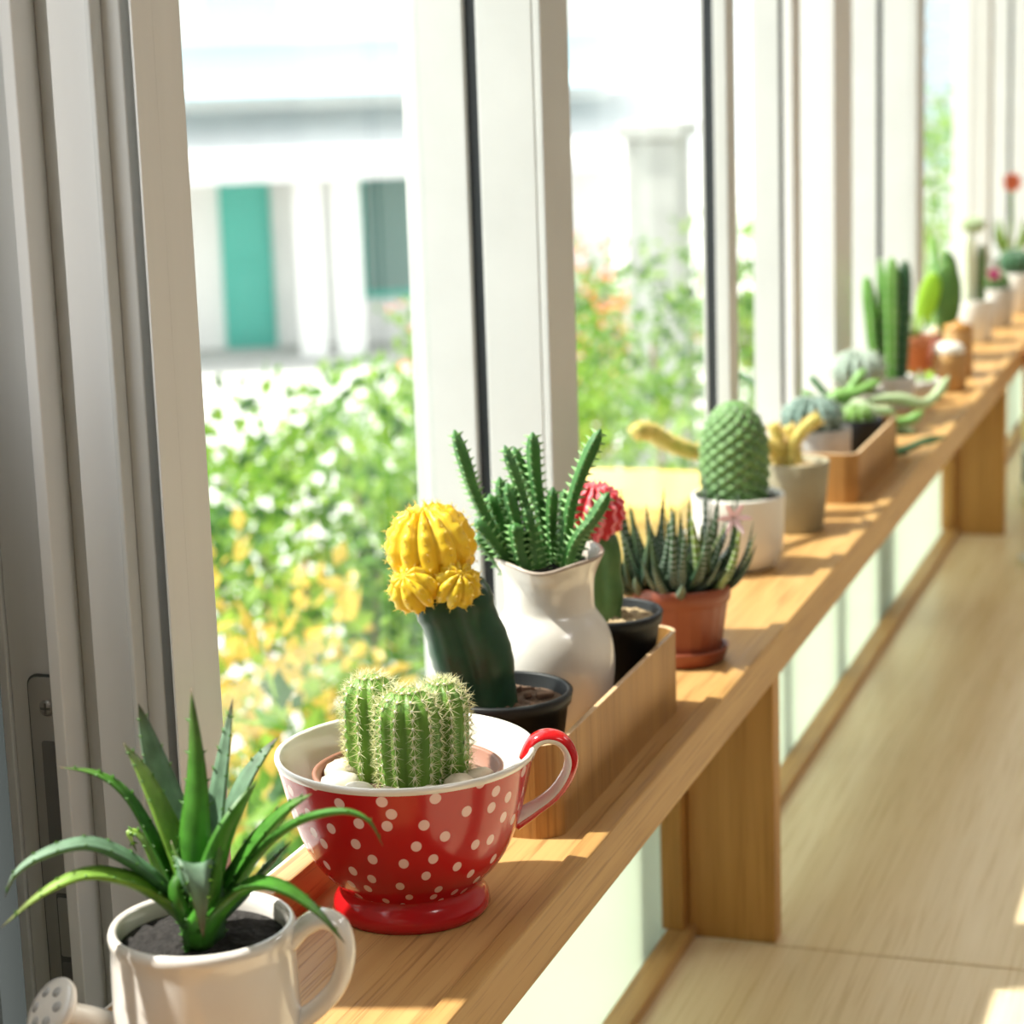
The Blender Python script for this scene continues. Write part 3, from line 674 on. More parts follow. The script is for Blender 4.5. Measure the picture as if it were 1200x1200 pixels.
for k in range(6):
    a = math.radians(60*k+20); hc = Vector((-52.5, -33.5, 49))+q @ Vector((7.2*math.cos(a), 7.2*math.sin(a), 2.15))
    nn = (q @ Vector((0.16*math.cos(a), 0.16*math.sin(a), 1))).normalized(); q2 = nn.to_track_quat('Z', 'Y').to_matrix()
    mb = MB(); mb.lathe([(2.4, 0), (2.2, 0.75), (0.01, 0.8)], 14, tuple(hc), tilt=q2); mb.build('sprinkle_hole', HOLE, rose)
soil_disc(can, 33.6, 70.5, SOIL, bump=1.8, dome=1)
for i, (pts, W, mi) in enumerate(ALOE):
    P = [Vector(p) for p in pts]
    base = Vector((2.0, -2.0, 66.0)); hz = (P[-1]-base); hz.z = 0
    if i == 13: hz = Vector((0.3, -1, 0))
    inward = -hz.normalized()
    if i == 0: inward = CT*-1.0
    mb = MB()
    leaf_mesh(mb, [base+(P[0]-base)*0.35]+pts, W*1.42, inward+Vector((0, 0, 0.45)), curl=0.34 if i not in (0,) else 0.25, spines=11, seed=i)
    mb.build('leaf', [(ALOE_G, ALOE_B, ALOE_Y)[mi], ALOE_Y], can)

# ------------------------------------------------------------------ red dotted cup
cup = thing('dotted_cup', (-0.4004, 0.9712, SZ), 'large glossy red teacup with pale pink polka dots and cream inside', 'cup')
outer = [(0.01, 1.2), (34, 1.2), (35.5, 0), (38.5, 0.3), (39.8, 3), (39.3, 7), (37.2, 10.8), (35.4, 13.4), (35.6, 15.2)]
mb = MB(); mb.lathe(outer, 72); foot = mb.build('cup_foot', REDPL, cup)
bowl = [(35.6, 15.2), (38.5, 18), (43.5, 23.2), (48.5, 30), (52.6, 38), (56.5, 48.5), (59.6, 60), (62.4, 72), (64.4, 80.2)]
mb = MB(); mb.lathe(spl2 := [(p.x, p.y) for p in spline([Vector((a, b, 0)) for a, b in bowl], 3)], 96, umetre=0.36)
# arc length of the UVs is in mm: bring it to metres
mb.uv = [[(u[0], u[1]*0.001) for u in f] if f else None for f in mb.uv]
mb.build('cup_bowl', REDDOT, cup)
mb = MB(); mb.lathe([(64.4, 80.2), (65.2, 82), (65.0, 83.4), (63.6, 84), (62.2, 83), (61.0, 78), (58.5, 66), (54.5, 52), (49, 40), (40, 28), (24, 21), (0.01, 20)], 96)
mb.build('cup_lining', CUPIN, cup)
hp = [(56.5, 19.4, 76), (60.5, 20.7, 84.5), (67, 23, 87.5), (74, 25.4, 85), (78, 26.8, 77), (76.5, 26.2, 68), (70, 24, 58), (60, 20.6, 50), (50.5, 17.3, 44)]
mb = MB(); F, P = mb.tube(hp, lambda t: 4.6 if t < .85 else 4.6+(t-.85)*10, 16, cross=lambda a, t: (0.8, 1.35), n0=Vector((-1, -0.34, 0.2)), steps=5,
             mfun=lambda i, j: 1 if (j <= 3 or j >= 12) else 0)
mb.build('handle', [CUPIN, REDPL], cup)

cac = thing('potted_cactus', (-0.4004+0.001, 0.9712, SZ+0.0235), 'three-stemmed bristly green cactus with pebbles sitting inside the red cup', 'potted plant')
mb = MB(); mb.lathe([(0.01, 0), (20, 0.5), (32, 7), (40, 18.5), (45, 33), (47.2, 48), (48, 49.5), (46.7, 50.2), (45.2, 49), (43.5, 37), (0.01, 35)], 56); mb.build('inner_pot', TERRAIN, cac)
soil_disc(cac, 44.6, 41, BARK, bump=1.4, dome=1)
lift = 23.5
for k, (bx, by, tz, r, ph, rb) in enumerate((((-19.6), 6.0, 118.5, 14.6, 0.2, 10), (5.5, -8.5, 117.0, 16.2, 0.1, 11), (15.5, 11.3, 116.5, 13.6, 0.4, 10))):
    ribbed_stem(cac, (bx-1, by, 38), (bx*1.02-1, by, tz-lift), r, rb, CACTUS, depth=0.17, spine_len=6.0, spine_n=12, spine_m=SPINE, spine_r=0.25, areoles=12, seed=k+5, phase=ph, areole_r=0.95)
for k, (px, py, s, c) in enumerate(((-34, -1, 9.5, 1), (-28, -22, 9.5, 0), (-14, -31, 8.5, 0), (32, -14, 9.8, 1), (2, -33, 7, 1), (-33, -11, 7, 1), (20, -24, 6, 0), (36, 4, 7.5, 1))):
    mb = MB(); rd = random.Random(k); mb.blob((0, 0, 0), s, 0, 0.05, 14, 10, (1.15, 0.9, 0.72), rd)
    o = mb.build('pebble', mat('pebble_pale', (0.74, 0.68, 0.57), 0.5, noise=(80, (0.62, 0.55, 0.44))) if c == 0 else PEBBLE, cac, loc=(px*.001, py*.001, 0.0455)); o.rotation_euler = (rd.uniform(-.2, .2), rd.uniform(-.2, .2), rd.uniform(0, 3))

# ------------------------------------------------------------------ wooden tray
def tray(name, x0, x1, y0, y1, h, label, wallm=TRAYW, floorm=OAK, r=16, t=3.2):
    tr = thing(name, ((x0+x1)/2, (y0+y1)/2, SZ), label, 'tray')
    hx, hy = (x1-x0)*500, (y1-y0)*500
    def loop(inset, z):
        pts = []; rr = r-inset
        for cx, cy, a0 in ((hx-r, -hy+r, -90), (hx-r, hy-r, 0), (-hx+r, hy-r, 90), (-hx+r, -hy+r, 180)):
            for k in range(9):
                a = math.radians(a0+90*k/8); pts.append((cx+rr*math.cos(a), cy+rr*math.sin(a), z))
        return pts
    mb = MB()
    mb.ring_skin([loop(0, 0), loop(0, h-0.3), loop(0.3, h), loop(t-0.3, h), loop(t, h-0.3), loop(t, 3)], mfun=lambda i, j: 1 if 1 <= i <= 3 else 0)
    mb.build('tray_wall', [wallm, PLYEDGE], tr, smooth=False)
    mb = MB(); mb.ring_skin([loop(t*0.5, 0.4), loop(t*0.5, 3.6)], cap0=True, cap1=True); mb.build('tray_floor', floorm, tr, smooth=False)
    return tr
tray('wooden_tray', -0.4485, -0.357, 1.079, 1.346, 53.5, 'bent veneer wooden tray holding the jug and two black pots')

TZ = SZ+0.0037
# ------------------------------------------------------------------ yellow moon cactus in black pot
yp = thing('yellow_moon_cactus', (-0.4035, 1.127, TZ), 'bright yellow moon cactus grafted on a dark green stem in black pot', 'potted plant')
mb = MB(); mb.lathe(pot_mesh(29, 38.0, 66, 1.6, rim=1.8, rimh=7), 56); mb.build('pot', BLACKPL, yp)
soil_disc(yp, 36, 58, BARK, bump=2.0)
rd = random.Random(4)
for k in range(14):
    a = rd.uniform(0, 6.28); rr = rd.uniform(14, 31); mb = MB(); mb.box(-5, 5, -2.2, 2.2, -1.5, 1.5)
    o = mb.build('bark_chip', BARKCH, yp, smooth=False, bevel=0.0007, loc=(rr*math.cos(a)*.001, rr*math.sin(a)*.001, 0.0605)); o.rotation_euler = (rd.uniform(-.5, .5), rd.uniform(-.6, .6), rd.uniform(0, 3))
def graft_stem(parent, path, R, name='graft_stem', m=CACTUSD, seed=2, n0=None):
    mb = MB(); rd = random.Random(seed)
    wob = [rd.uniform(-0.05, 0.05) for _ in range(40)]
    def cross(a, t):
        k = abs(math.cos(1.5*(a-math.pi/2)))**1.3
        wv = 0.045*math.sin(t*17+1)*k+0.6*wob[int(t*30)]*k
        return 0.66+0.34*k+wv
    mb.tube(path, lambda t: R*(0.94+0.12*math.sin(t*3))*(1 if t < .93 else 1-(t-.93)*4), 36, cross=cross, steps=8, n0=n0)
    return mb.build(name, m, parent)
graft_stem(yp, [(-10, -3, 44), (-14, -4.5, 80), (-22, -7, 110), (-28, -9.3, 131)], 22.5, n0=CR)
yc = Vector((-35.5, -12.0, 150))
globe(yp, yc, 25.5, 25, 12, YELLOW, 'yellow_head', depth=0.2, spine=mat('yellow_spine', (0.92, 0.75, 0.25), 0.5, trans=0.3), sl=3.0, knob=0.05, tilt=(0.15, -0.1, 0.3))
globe(yp, yc+CT*19+CR*-9+Vector((0, 0, -19)), 15, 13, 9, YELLOW, 'yellow_offset', depth=0.24, spine=MATS['yellow_spine'], sl=2.6, seed=5, tilt=(0.7, -0.3, 0), rings=18, areoles=6)
globe(yp, yc+CT*18+CR*14+Vector((0, 0, -18)), 14, 13, 9, YELLOW, 'yellow_offset', depth=0.24, spine=MATS['yellow_spine'], sl=2.6, seed=6, tilt=(0.6, 0.5, 0), rings=18, areoles=6)

# ------------------------------------------------------------------ jug with stapelia
jug = thing('ceramic_jug_planter', (-0.4065, 1.225, TZ), 'cream glazed ceramic jug with toothed green succulent stems standing in the tray', 'potted plant')
sp_a = math.atan2(CT.y, CT.x)-0.15
def jr(r, z, a):
    if z < 96: return r, z
    k = math.exp(-((((a-sp_a+math.pi) % (2*math.pi))-math.pi)/0.42)**2)*min(1, (z-96)/28)
    k2 = math.cos(a-sp_a+math.pi)
    return r*(1+0.13*k), z-3.5*k+1.6*k2*min(1, (z-96)/28)
jp = [(0.01, 1.0), (23, 1.0), (25.5, 0), (27.5, 3), (31, 14), (35, 28), (38, 44), (38.8, 57), (37.6, 69), (34.2, 79), (29.6, 86), (27.6, 89.5), (27.2, 94), (27.2, 101), (27.8, 108), (29.6, 114), (32.2, 119.5), (33.6, 122.6)]
mb = MB(); mb.lathe([(p.x, p.y) for p in spline([Vector((a, b, 0)) for a, b in jp], 3)], 72, rfun=jr); mb.build('jug_body', JUGW, jug)
mb = MB(); mb.lathe([(33.6, 122.6), (33.9, 124), (33, 125), (31.6, 124.4)], 72, rfun=jr); mb.build('jug_rim', JUGRIM, jug)
mb = MB(); mb.lathe([(31.6, 124.4), (29.6, 119), (27, 112), (25.4, 104), (25, 98), (0.01, 98)], 72, rfun=jr); mb.build('jug_lining', JUGRIM, jug)
soil_disc(jug, 28, 115.5, SOIL, bump=1.5, dome=2)
for i, (pts, W) in enumerate(STAPELIA):
    mb = MB(); P0 = [Vector(p) for p in pts]; P0.insert(0, Vector((P0[0].x*0.75, P0[0].y*0.75, 112)))
    F, P = mb.tube(P0, lambda t: W*0.47*(0.92+0.08*math.sin(t*9))*math.sqrt(max(0.02, 1-max(0, (t-0.86)/0.14)**2)), 16, cross=lambda a, t: 0.58+0.42*abs(math.cos(2*a))**1.2, steps=6)
    L = sum((P[k+1]-P[k]).length for k in range(len(P)-1)); nt = max(5, int(L/4.3))
    for rib in range(4):
        for k in range(nt):
            t = (k+0.5*(rib % 2)+0.4)/nt
            if t > 0.985: continue
            x = t*(len(P)-1); ii = min(int(x), len(P)-2); fr_ = x-ii; p = P[ii].lerp(P[ii+1], fr_); T, n, b = F[ii]
            a = math.pi/2*rib; o_ = n*math.cos(a)+b*math.sin(a)
            rr = W*0.45*(1 if t < .86 else math.sqrt(max(0.05, 1-((t-.86)/.14)**2)))
            mb.spine(p+o_*(rr-1.4)-T*0.4, o_+T*0.3, 5.0, 1.5, 1)
    mb.build('stem', [STAP, STAPT], jug)

# ------------------------------------------------------------------ red moon cactus in black pot
rp = thing('red_moon_cactus', (-0.3935, 1.3005, TZ), 'red moon cactus grafted on a green stem in black plastic pot beside jug', 'potted plant')
mb = MB(); mb.lathe(pot_mesh(25, 34.5, 70, 1.6, rim=1.6, rimh=8), 48); mb.build('pot', BLACKPL, rp)
soil_disc(rp, 32, 64, SANDY, bump=2.6, dome=2)
graft_stem(rp, [(-2, -1, 52), (-2, -1, 90), (-3, -2, 122)], 13, m=mat('graft_green', (0.05, 0.12, 0.035), 0.4, noise=(60, (0.09, 0.18, 0.05))), seed=8, n0=CR)
globe(rp, (-7, -3, 134), 20.5, 20, 13, REDC, 'red_head', depth=0.18, knob=0.10, tilt=(0.1, 0.15, 0), areoles=8, mats2=PINKR)

# ------------------------------------------------------------------ haworthia in terracotta pot
hw = thing('potted_haworthia', (-0.385, 1.455, SZ), 'white banded dark haworthia clump in a terracotta plastic pot with saucer', 'potted plant')
mb = MB(); mb.lathe([(0.01, 0), (27, 0), (30, 2), (32.5, 10), (32.8, 11.5), (31.4, 11.8), (30.4, 10), (28.5, 3.5), (0.01, 3)], 56); mb.build('saucer', TERRA, hw)
def flute(r, z, a): return (r*(1+0.012*math.cos(22*a)) if 8 < z < 44 else r), z
mb = MB(); mb.lathe([(0.01, 3.2), (25, 3.2), (26.5, 6), (27.5, 10), (32.3, 43), (32.8, 44), (34.4, 45), (35.2, 55.2), (34.6, 56.2), (33.4, 56.2), (32.8, 55), (30, 40), (0.01, 38)], 88, rfun=flute); mb.build('pot', TERRA, hw)
soil_disc(hw, 32.6, 51, BARK, bump=1.5)
LM = []
for k in range(5):
    mb = MB(); Ln = (46, 54, 60, 50, 40)[k]; cv = (0.5, 0.28, 0.12, 0.4, 0.7)[k]
    pts = [(0, 0, 0), (Ln*0.30*(0.55+cv*.5), 0, Ln*0.18), (Ln*0.5*(0.45+cv*.6), 0, Ln*0.48), (Ln*0.62*(0.35+cv*.7), 0, Ln*0.98*(1.05-cv*.45))]
    leaf_mesh(mb, pts, 10.5, Vector((-0.6, 0, 1)), curl=0.15, thick=0.42, steps=4, prof=lambda t: (0.75+0.5*t if t < 0.5 else 1.0)*(1-t**1.7)**0.9)
    LM.append(mb)
meshes = [[LM[k].mesh('leaf', m) for m in (HAW, HAWP, HAWL)] for k in range(5)]
rd = random.Random(11)
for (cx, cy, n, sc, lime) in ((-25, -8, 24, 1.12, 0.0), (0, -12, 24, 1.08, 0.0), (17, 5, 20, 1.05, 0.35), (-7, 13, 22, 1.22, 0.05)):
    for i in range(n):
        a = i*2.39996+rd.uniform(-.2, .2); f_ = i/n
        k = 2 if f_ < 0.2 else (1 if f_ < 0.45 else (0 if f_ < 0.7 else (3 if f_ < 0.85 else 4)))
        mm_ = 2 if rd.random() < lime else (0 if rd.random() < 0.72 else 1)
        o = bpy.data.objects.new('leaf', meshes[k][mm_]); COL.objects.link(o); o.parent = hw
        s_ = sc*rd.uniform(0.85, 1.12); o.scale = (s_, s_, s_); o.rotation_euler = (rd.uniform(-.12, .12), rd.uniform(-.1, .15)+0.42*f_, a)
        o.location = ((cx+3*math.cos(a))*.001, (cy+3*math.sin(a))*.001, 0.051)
fl = MB(); fl.tube([(12, -4, 52), (26, -6, 85), (36, -8, 100), (41, -10, 106)], 0.8, 6, steps=5); fl.build('flower_stalk', HAWL, hw)
for k in range(6):
    a = k*math.pi/3; d = (CR*math.cos(a)+Vector((0, 0, 1))*math.sin(a)+CT*0.5).normalized()
    mb = MB(); c0 = Vector((41, -10, 106)); leaf_mesh(mb, [c0, c0+d*5, c0+d*10+Vector((0, 0, 0.5)), c0+d*14-Vector((0, 0, 0.5))], 5, CT, curl=0.1, thick=0.08, steps=3, prof=lambda t: (0.5+1.2*t if t < .42 else 1)*(1-t**2.5)); mb.build('petal', PINKF, hw)

# ------------------------------------------------------------------ round cactus in white pot
wp = thing('potted_globe_cactus', (-0.4120, 1.747, SZ), 'tall rounded green cactus with diamond bumps in a white stoneware pot', 'potted plant')
mb = MB(); mb.lathe([(0.01, 0), (24, 0), (29, 2), (33.5, 8), (36.5, 18), (37.6, 32), (37.8, 50), (38.6, 60.5), (38.2, 62.4), (36.6, 62.6), (35.4, 60), (34.5, 40), (0.01, 38)], 56); mb.build('pot', WHITEPOT, wp)
soil_disc(wp, 35.6, 57.5, SOIL)
def mammill(parent, c, r, H, m, name='stem', n1=9, rings=70, seg=104, spn=True):
    c = Vector(c)
    def pt(t, a):
        # t: 0 base .. 1 crown
        sh = math.sin(min(1, t/0.35)*math.pi/2)*0.16+0.84
        R = r*sh*math.sqrt(max(0.0, 1-max(0, (t-0.45)/0.55)**2.3)); z = H*t
        ph = 2*math.pi*t*7.0
        k = 1+0.055*(math.cos(n1*a*1.0+2*math.pi*t*9)+math.cos((n1+4)*a-2*math.pi*t*9))
        return c+Vector((R*k*math.cos(a), R*k*math.sin(a), z))
    mb = MB(); mb.ring_skin([[tuple(pt(min(i/rings, 0.998), 2*math.pi*j/seg)) for j in range(seg)] for i in range(rings+1)], cap1=True)
    o = mb.build(name, m, parent)
    sp = MB(); rd = random.Random(2)
    for i in range(17):
        t = 0.03+i/16.6*0.94
        for j in range(n1):
            a = math.pi*j/n1*2+(math.pi/n1)*((i) % 2)
            for jj in (0, 1):
                p = pt(min(t, .995), a+jj*math.pi/n1*0.5); n = Vector((p.x-c.x, p.y-c.y, (p.z-c.z-H*.5)*.5)).normalized()
                for q_ in range(3):
                    sp.spine(p, n+Vector((rd.uniform(-1, 1), rd.uniform(-1, 1), rd.uniform(-1, 1))), 3.4, 0.2)
    s = sp.build('spines', SPINEW, o, smooth=False); s['kind'] = 'stuff'
mammill(wp, (-3, -1, 52), 27.5, 88, MAMM)

# ------------------------------------------------------------------ golden rat-tail cactus in khaki pot
kp = thing('potted_rat_tail_cactus', (-0.3968, 1.9023, SZ), 'golden bristly rat-tail cactus with long arms in a khaki clay pot', 'potted plant')
mb = MB(); mb.lathe(pot_mesh(25, 31.0, 63, 2.5), 44); mb.build('pot', KHAKI, kp)
soil_disc(kp, 29, 57, SANDY)
for i, (pts, W, _) in enumerate(RATTAIL):
    mb = MB(); F, P = mb.tube([(pts[0][0]*.8, pts[0][1]*.8, 50)]+pts, lambda t: W*0.42*(1 if t < .93 else math.sqrt(max(.03, 1-((t-.93)/.07)**2))), 16, cross=lambda a, t: 0.9+0.1*math.cos(8*a), steps=6)
    o = mb.build('arm', RATT, kp)
    sp = MB(); rd = random.Random(i)
    for k in range(len(P)-1):
        for j in range(26):
            a = rd.uniform(0, 6.28); p = P[k].lerp(P[k+1], rd.random()); d = F[k][1]*math.cos(a)+F[k][2]*math.sin(a)
            rr = W*.4*(1 if k < len(P)*0.93 else .6)
            sp.spine(p+d*rr, d+F[k][0]*rd.uniform(-.8, .8), 3.8, 0.34)
    s = sp.build('spines', RATSP, o, smooth=False); s['kind'] = 'stuff'

# ------------------------------------------------------------------ second tray with its pots
tray('wooden_tray', -0.4485, -0.362, 2.02, 2.262, 48, 'shorter bent veneer tray holding the grey stone pot and black pot', r=14)
TZ2 = SZ+0.0037
gp = thing('potted_ribbed_cactus', (-0.412, 2.10, TZ2), 'blue-green ribbed ball cactus in a grey stone pot inside tray', 'potted plant')
mb = MB(); mb.lathe([(0.01, 0), (22, 0), (26, 3), (29, 25), (29.5, 54), (29, 56), (27, 56), (26, 45), (0.01, 44)], 44); mb.build('pot', GREYPOT, gp)
soil_disc(gp, 27, 50, SANDY)
globe(gp, (-8, -3, 66), 31, 22, 14, BLUEC, 'stem', depth=0.2, spine=SPINEW, sl=4)
dp = thing('black_nursery_pot', (-0.393, 2.2, TZ2), 'plain black plastic pot behind the grey stone pot in the tray', 'potted plant')
mb = MB(); mb.lathe(pot_mesh(20, 26, 50, 1.6), 36); mb.build('pot', BLACKPL, dp); soil_disc(dp, 23.8, 45, SOIL)
globe(dp, (0, 0, 52), 17, 13, 11, CACTUS, 'stem', depth=0.2, spine=SPINEW, sl=3)
tp = thing('potted_trailing_cactus', (-0.4162, 2.3, SZ), 'trailing cactus with long pale green arms sprawling over the shelf', 'potted plant')
mb = MB(); mb.lathe(pot_mesh(22, 28, 34, 2), 40); mb.build('pot', ORPOT, tp); soil_disc(tp, 25.5, 29, SOIL)
for i, (pts, W, mi) in enumerate(TRAILING):
    mb = MB(); mb.tube([(pts[0][0]*.6, pts[0][1]*.6, 22)]+[(a, b, max(c_, W*0.6+(1.0 if a < 62 else 9.0))) for a, b, c_ in pts], lambda t: W*0.58*(0.9+0.15*math.sin(t*14))*(1 if t < .9 else max(.15, 1-(t-.9)*8)), 10, cross=lambda a, t: 0.8+0.2*abs(math.cos(2*a)), steps=6)
    mb.build('arm', (TRGREEN, TRDARK, TRPALE)[mi], tp)
bp_ = thing('potted_grey_cactus', (-0.424, 2.43, SZ), 'grey-green woolly ball cactus in a small white pot', 'potted plant')
mb = MB(); mb.lathe(pot_mesh(19, 23.0, 46, 2), 36); mb.build('pot', WHITEPOT, bp_); soil_disc(bp_, 21, 42, SOIL)
globe(bp_, (-10, 0, 70), 31, 24, 13, mat('grey_green_cactus', (0.20, 0.27, 0.21), 0.7, noise=(40, (0.32, 0.38, 0.32))), 'stem', depth=0.2, spine=SPINEW, sl=4)

# ------------------------------------------------------------------ tall column cactus
cp = thing('potted_column_cactus', (-0.423, 2.60, SZ), 'cluster of tall upright green column cactuses in a white pot', 'potted plant')
mb = MB(); mb.lathe(pot_mesh(24, 27.5, 40, 2), 40); mb.build('pot', WHITEPOT, cp); soil_disc(cp, 25, 36, SOIL)
for k, (dx, dz, r, m) in enumerate(((-31, 160, 8.5, COLG), (-3, 182, 9.5, COLG), (13, 178, 10.0, COLD), (-14, 180, 5.5, COLG), (-18, 118, 7.5, COLD), (4, 138, 7.5, COLG))):
    b = CR*dx*0.55+CT*(6 if k in (1, 2, 5) else -6); tpv = CR*dx*1.0+CT*(7 if k in (1, 2, 5) else -7)
    ribbed_stem(cp, (b.x, b.y, 30), (tpv.x, tpv.y, dz), r, 5, m, depth=0.42, spine_len=3, spine_n=5, spine_m=SPINEW, areoles=13, seed=k, areole_r=0.5, phase=0.3*k)

# ------------------------------------------------------------------ pots farther along the shelf
pk = thing('potted_flowering_cactus', (-0.428, 2.745, SZ), 'small clay pot with pale green rosette and magenta flower', 'potted plant')
mb = MB(); mb.lathe(pot_mesh(22, 27, 70, 2.2, rim=1.5, rimh=16), 40, mfun=lambda i, j: 0); mb.build('pot', ORPOT, pk); soil_disc(pk, 25, 65, SOIL)
rd = random.Random(3)
lm = MB(); leaf_mesh(lm, [(0, 0, 0), (9, 0, 6), (18, 0, 18), (22, 0, 34)], 11, Vector((-.6, 0, 1)), steps=4); lmm = lm.mesh('leaf', TRPALE); lml = lm.mesh('leaf', LIMEL)
for i in range(22):
    o = bpy.data.objects.new('leaf', lmm if i % 3 else lml); COL.objects.link(o); o.parent = pk; s_ = rd.uniform(.8, 1.2); o.scale = (s_, s_, s_*(1.2 if i < 8 else .8))
    o.rotation_euler = (0, -0.5 if i < 8 else 0, i*2.4); o.location = (0, 0, 0.064)
fc = CR*-19+CT*12+Vector((0, 0, 82))
for k in range(9):
    a = k*0.698; d = CR*math.cos(a)+Vector((0, 0, 1))*math.sin(a)+CT*0.4
    mb = MB(); leaf_mesh(mb, [fc, fc+d*5, fc+d*10], 5.5, CT, thick=.1, steps=3, prof=lambda t: (.5+1.2*t if t < .42 else 1)*(1-t**3)); mb.build('petal', MAGENTA, pk)
ws = thing('white_bowl_planter', (-0.3985, 2.66, SZ), 'low white bowl with a pale succulent in front of clay pot', 'potted plant')
mb = MB(); mb.lathe([(0.01, 0), (14, 0), (20, 8), (23.5, 20), (24, 27), (22.5, 28), (21, 20), (0.01, 18)], 40); mb.build('bowl', WHITEPOT, ws); soil_disc(ws, 21.5, 23, SOIL)
for i in range(14):
    o = bpy.data.objects.new('leaf', lml if i % 2 else lmm); COL.objects.link(o); o.parent = ws; o.scale = (.75, .9, .5); o.rotation_euler = (0, 0.1, i*2.4); o.location = (0, 0, 0.022)
pd = thing('potted_paddle_cactus', (-0.4045, 2.90, SZ), 'dark green paddle cactus with lime shoots in a brown pot', 'potted plant')
mb = MB(); mb.lathe(pot_mesh(22, 27, 50, 2), 40); mb.build('pot', TERRA, pd); soil_disc(pd, 25, 45, SOIL)
def pad(parent, c, up, rx, rz, th, m, name='pad', roty=0.0):
    mb = MB(); c = Vector(c); R = Matrix.Rotation(roty, 3, CT)
    rings = []
    for i in range(13):
        ph = math.pi*(0.02+0.96*i/12); rings.append([tuple(c+R @ (CR*(rx*math.sin(ph)*math.cos(a)*(1.0-0.25*math.cos(ph)))+CT*(th*math.sin(ph)*math.sin(a))-Vector((0, 0, 1))*(rz*math.cos(ph)))) for a in [2*math.pi*j/24 for j in range(24)]])
    mb.ring_skin(rings, cap0=True, cap1=True); return mb.build(name, m, parent)
pad(pd, CR*3+Vector((0, 0, 95)), None, 19, 52, 8, PADG)
pad(pd, CR*9+CT*-6+Vector((0, 0, 135)), None, 10, 26, 6, PADG, roty=0.25)
pad(pd, CR*-25+CT*10+Vector((0, 0, 96)), None, 14, 40, 5, LIMEL, 'shoot', roty=-0.25)
pad(pd, CR*-11+CT*-10+Vector((0, 0, 150)), None, 4, 32, 4, COLG, 'shoot', roty=0.1)
wj = thing('wooden_jar', (-0.3790, 2.755, SZ), 'small round wooden jar with a white domed lid near shelf edge', 'jar')
mb = MB(); mb.lathe([(0.01, 0), (20, 0), (22, 2), (22.5, 20), (21.5, 44), (20, 48), (0.01, 48)], 36); mb.build('jar_body', JARW, wj)
mb = MB(); mb.lathe([(19.5, 48), (20.5, 50), (19, 56), (12, 60.5), (0.01, 62)], 36); mb.build('lid', WHITEPOT, wj)
wj2 = thing('wooden_jar', (-0.3830, 2.875, SZ), 'taller brown wooden jar standing behind the white-lidded jar', 'jar')
mb = MB(); mb.lathe([(0.01, 0), (17, 0), (19, 2), (19, 58), (17.5, 61), (0.01, 61)], 36); mb.build('jar_body', JARW, wj2)
mb = MB(); mb.lathe([(17.5, 61), (19, 62), (18, 68), (5, 70), (4, 74), (0.01, 75)], 36); mb.build('lid', OAKZ, wj2)
# row of white pots at the far end
def far_pot(x, y, r, h, m, label, builder, sc=1):
    t_ = thing('potted_succulent', (x, y, SZ), label, 'potted plant')
    mb = MB(); mb.lathe(pot_mesh(r*.85, r, h, 2), 36); mb.build('pot', m, t_); soil_disc(t_, r-2.4, h-5, SOIL)
    builder(t_, r, h); return t_
def b_tall(t_, r, h):
    ribbed_stem(t_, (-6, -2, h-8), (-8, -3, h+95), 10, 7, mat('pale_hairy_cactus', (0.62, 0.68, 0.50), 0.7), depth=.2, spine_len=5, spine_n=8, spine_m=SPINEW, seed=4, areoles=14)
    ribbed_stem(t_, (9, 3, h-8), (10, 4, h+80), 7, 6, PADG, depth=.2, spine_len=3, spine_n=4, spine_m=SPINEW, seed=6, areoles=12)
    globe(t_, (-2, -1, h+108), 17, 12, 14, TRPALE, 'crest', depth=.2, spine=SPINEW, sl=3)
def b_pink(t_, r, h):
    globe(t_, (0, 0, h+8), 20, 18, 12, PADG, 'stem', depth=.2, spine=SPINEW, sl=4)
    for k in range(9):
        a = k*.698; d = CR*math.cos(a)+Vector((0, 0, 1))*math.sin(a)+CT*.3; c0 = CR*-8+CT*14+Vector((0, 0, h+22))
        mb = MB(); leaf_mesh(mb, [c0, c0+d*6, c0+d*12], 7, CT, thick=.1, steps=3, prof=lambda t: (.5+1.2*t if t < .42 else 1)*(1-t**3)); mb.build('petal', MAGENTA, t_)
def b_round(t_, r, h):
    globe(t_, (0, 0, h+16), 27, 24, 13, COLD, 'stem', depth=.2, spine=SPINEW, sl=4)
def b_flower(t_, r, h):
    mb = MB(); mb.tube([(0, 0, h-8), (2, 0, h+60), (0, 0, h+130)], 2, 6, steps=5); mb.build('flower_stalk', COLG, t_)
    for k in range(10):
        a = k*.63; d = CR*math.cos(a)+Vector((0, 0, 1))*math.sin(a)+CT*.3; c0 = Vector((0, 0, h+130))
        mb = MB(); leaf_mesh(mb, [c0, c0+d*9, c0+d*19], 11, CT, thick=.1, steps=3, prof=lambda t: (.5+1.2*t if t < .42 else 1)*(1-t**3)); mb.build('petal', ORANGEF, t_)
    for k in range(10):
        o = bpy.data.objects.new('leaf', lml if k % 2 else lmm); COL.objects.link(o); o.parent = t_; o.scale = (1.4, 1.4, 2.2); o.rotation_euler = (0, 0, k*2.4); o.location = (0, 0, (h-6)*.001)
far_pot(-0.409, 3.24, 30, 62, WHITEPOT, 'white pot with a tall pale hairy cactus near the tall jars', b_tall)
far_pot(-0.398, 3.42, 27, 60, GREYPOT, 'grey pot with ball cactus and magenta flower among white pots', b_pink)
far_pot(-0.392, 3.62, 29, 64, WHITEPOT, 'white pot with a dark green round cactus near shelf end', b_round)
far_pot(-0.425, 3.85, 30, 66, WHITEPOT, 'white pot with leafy plant and an orange flower on a stalk', b_flower)
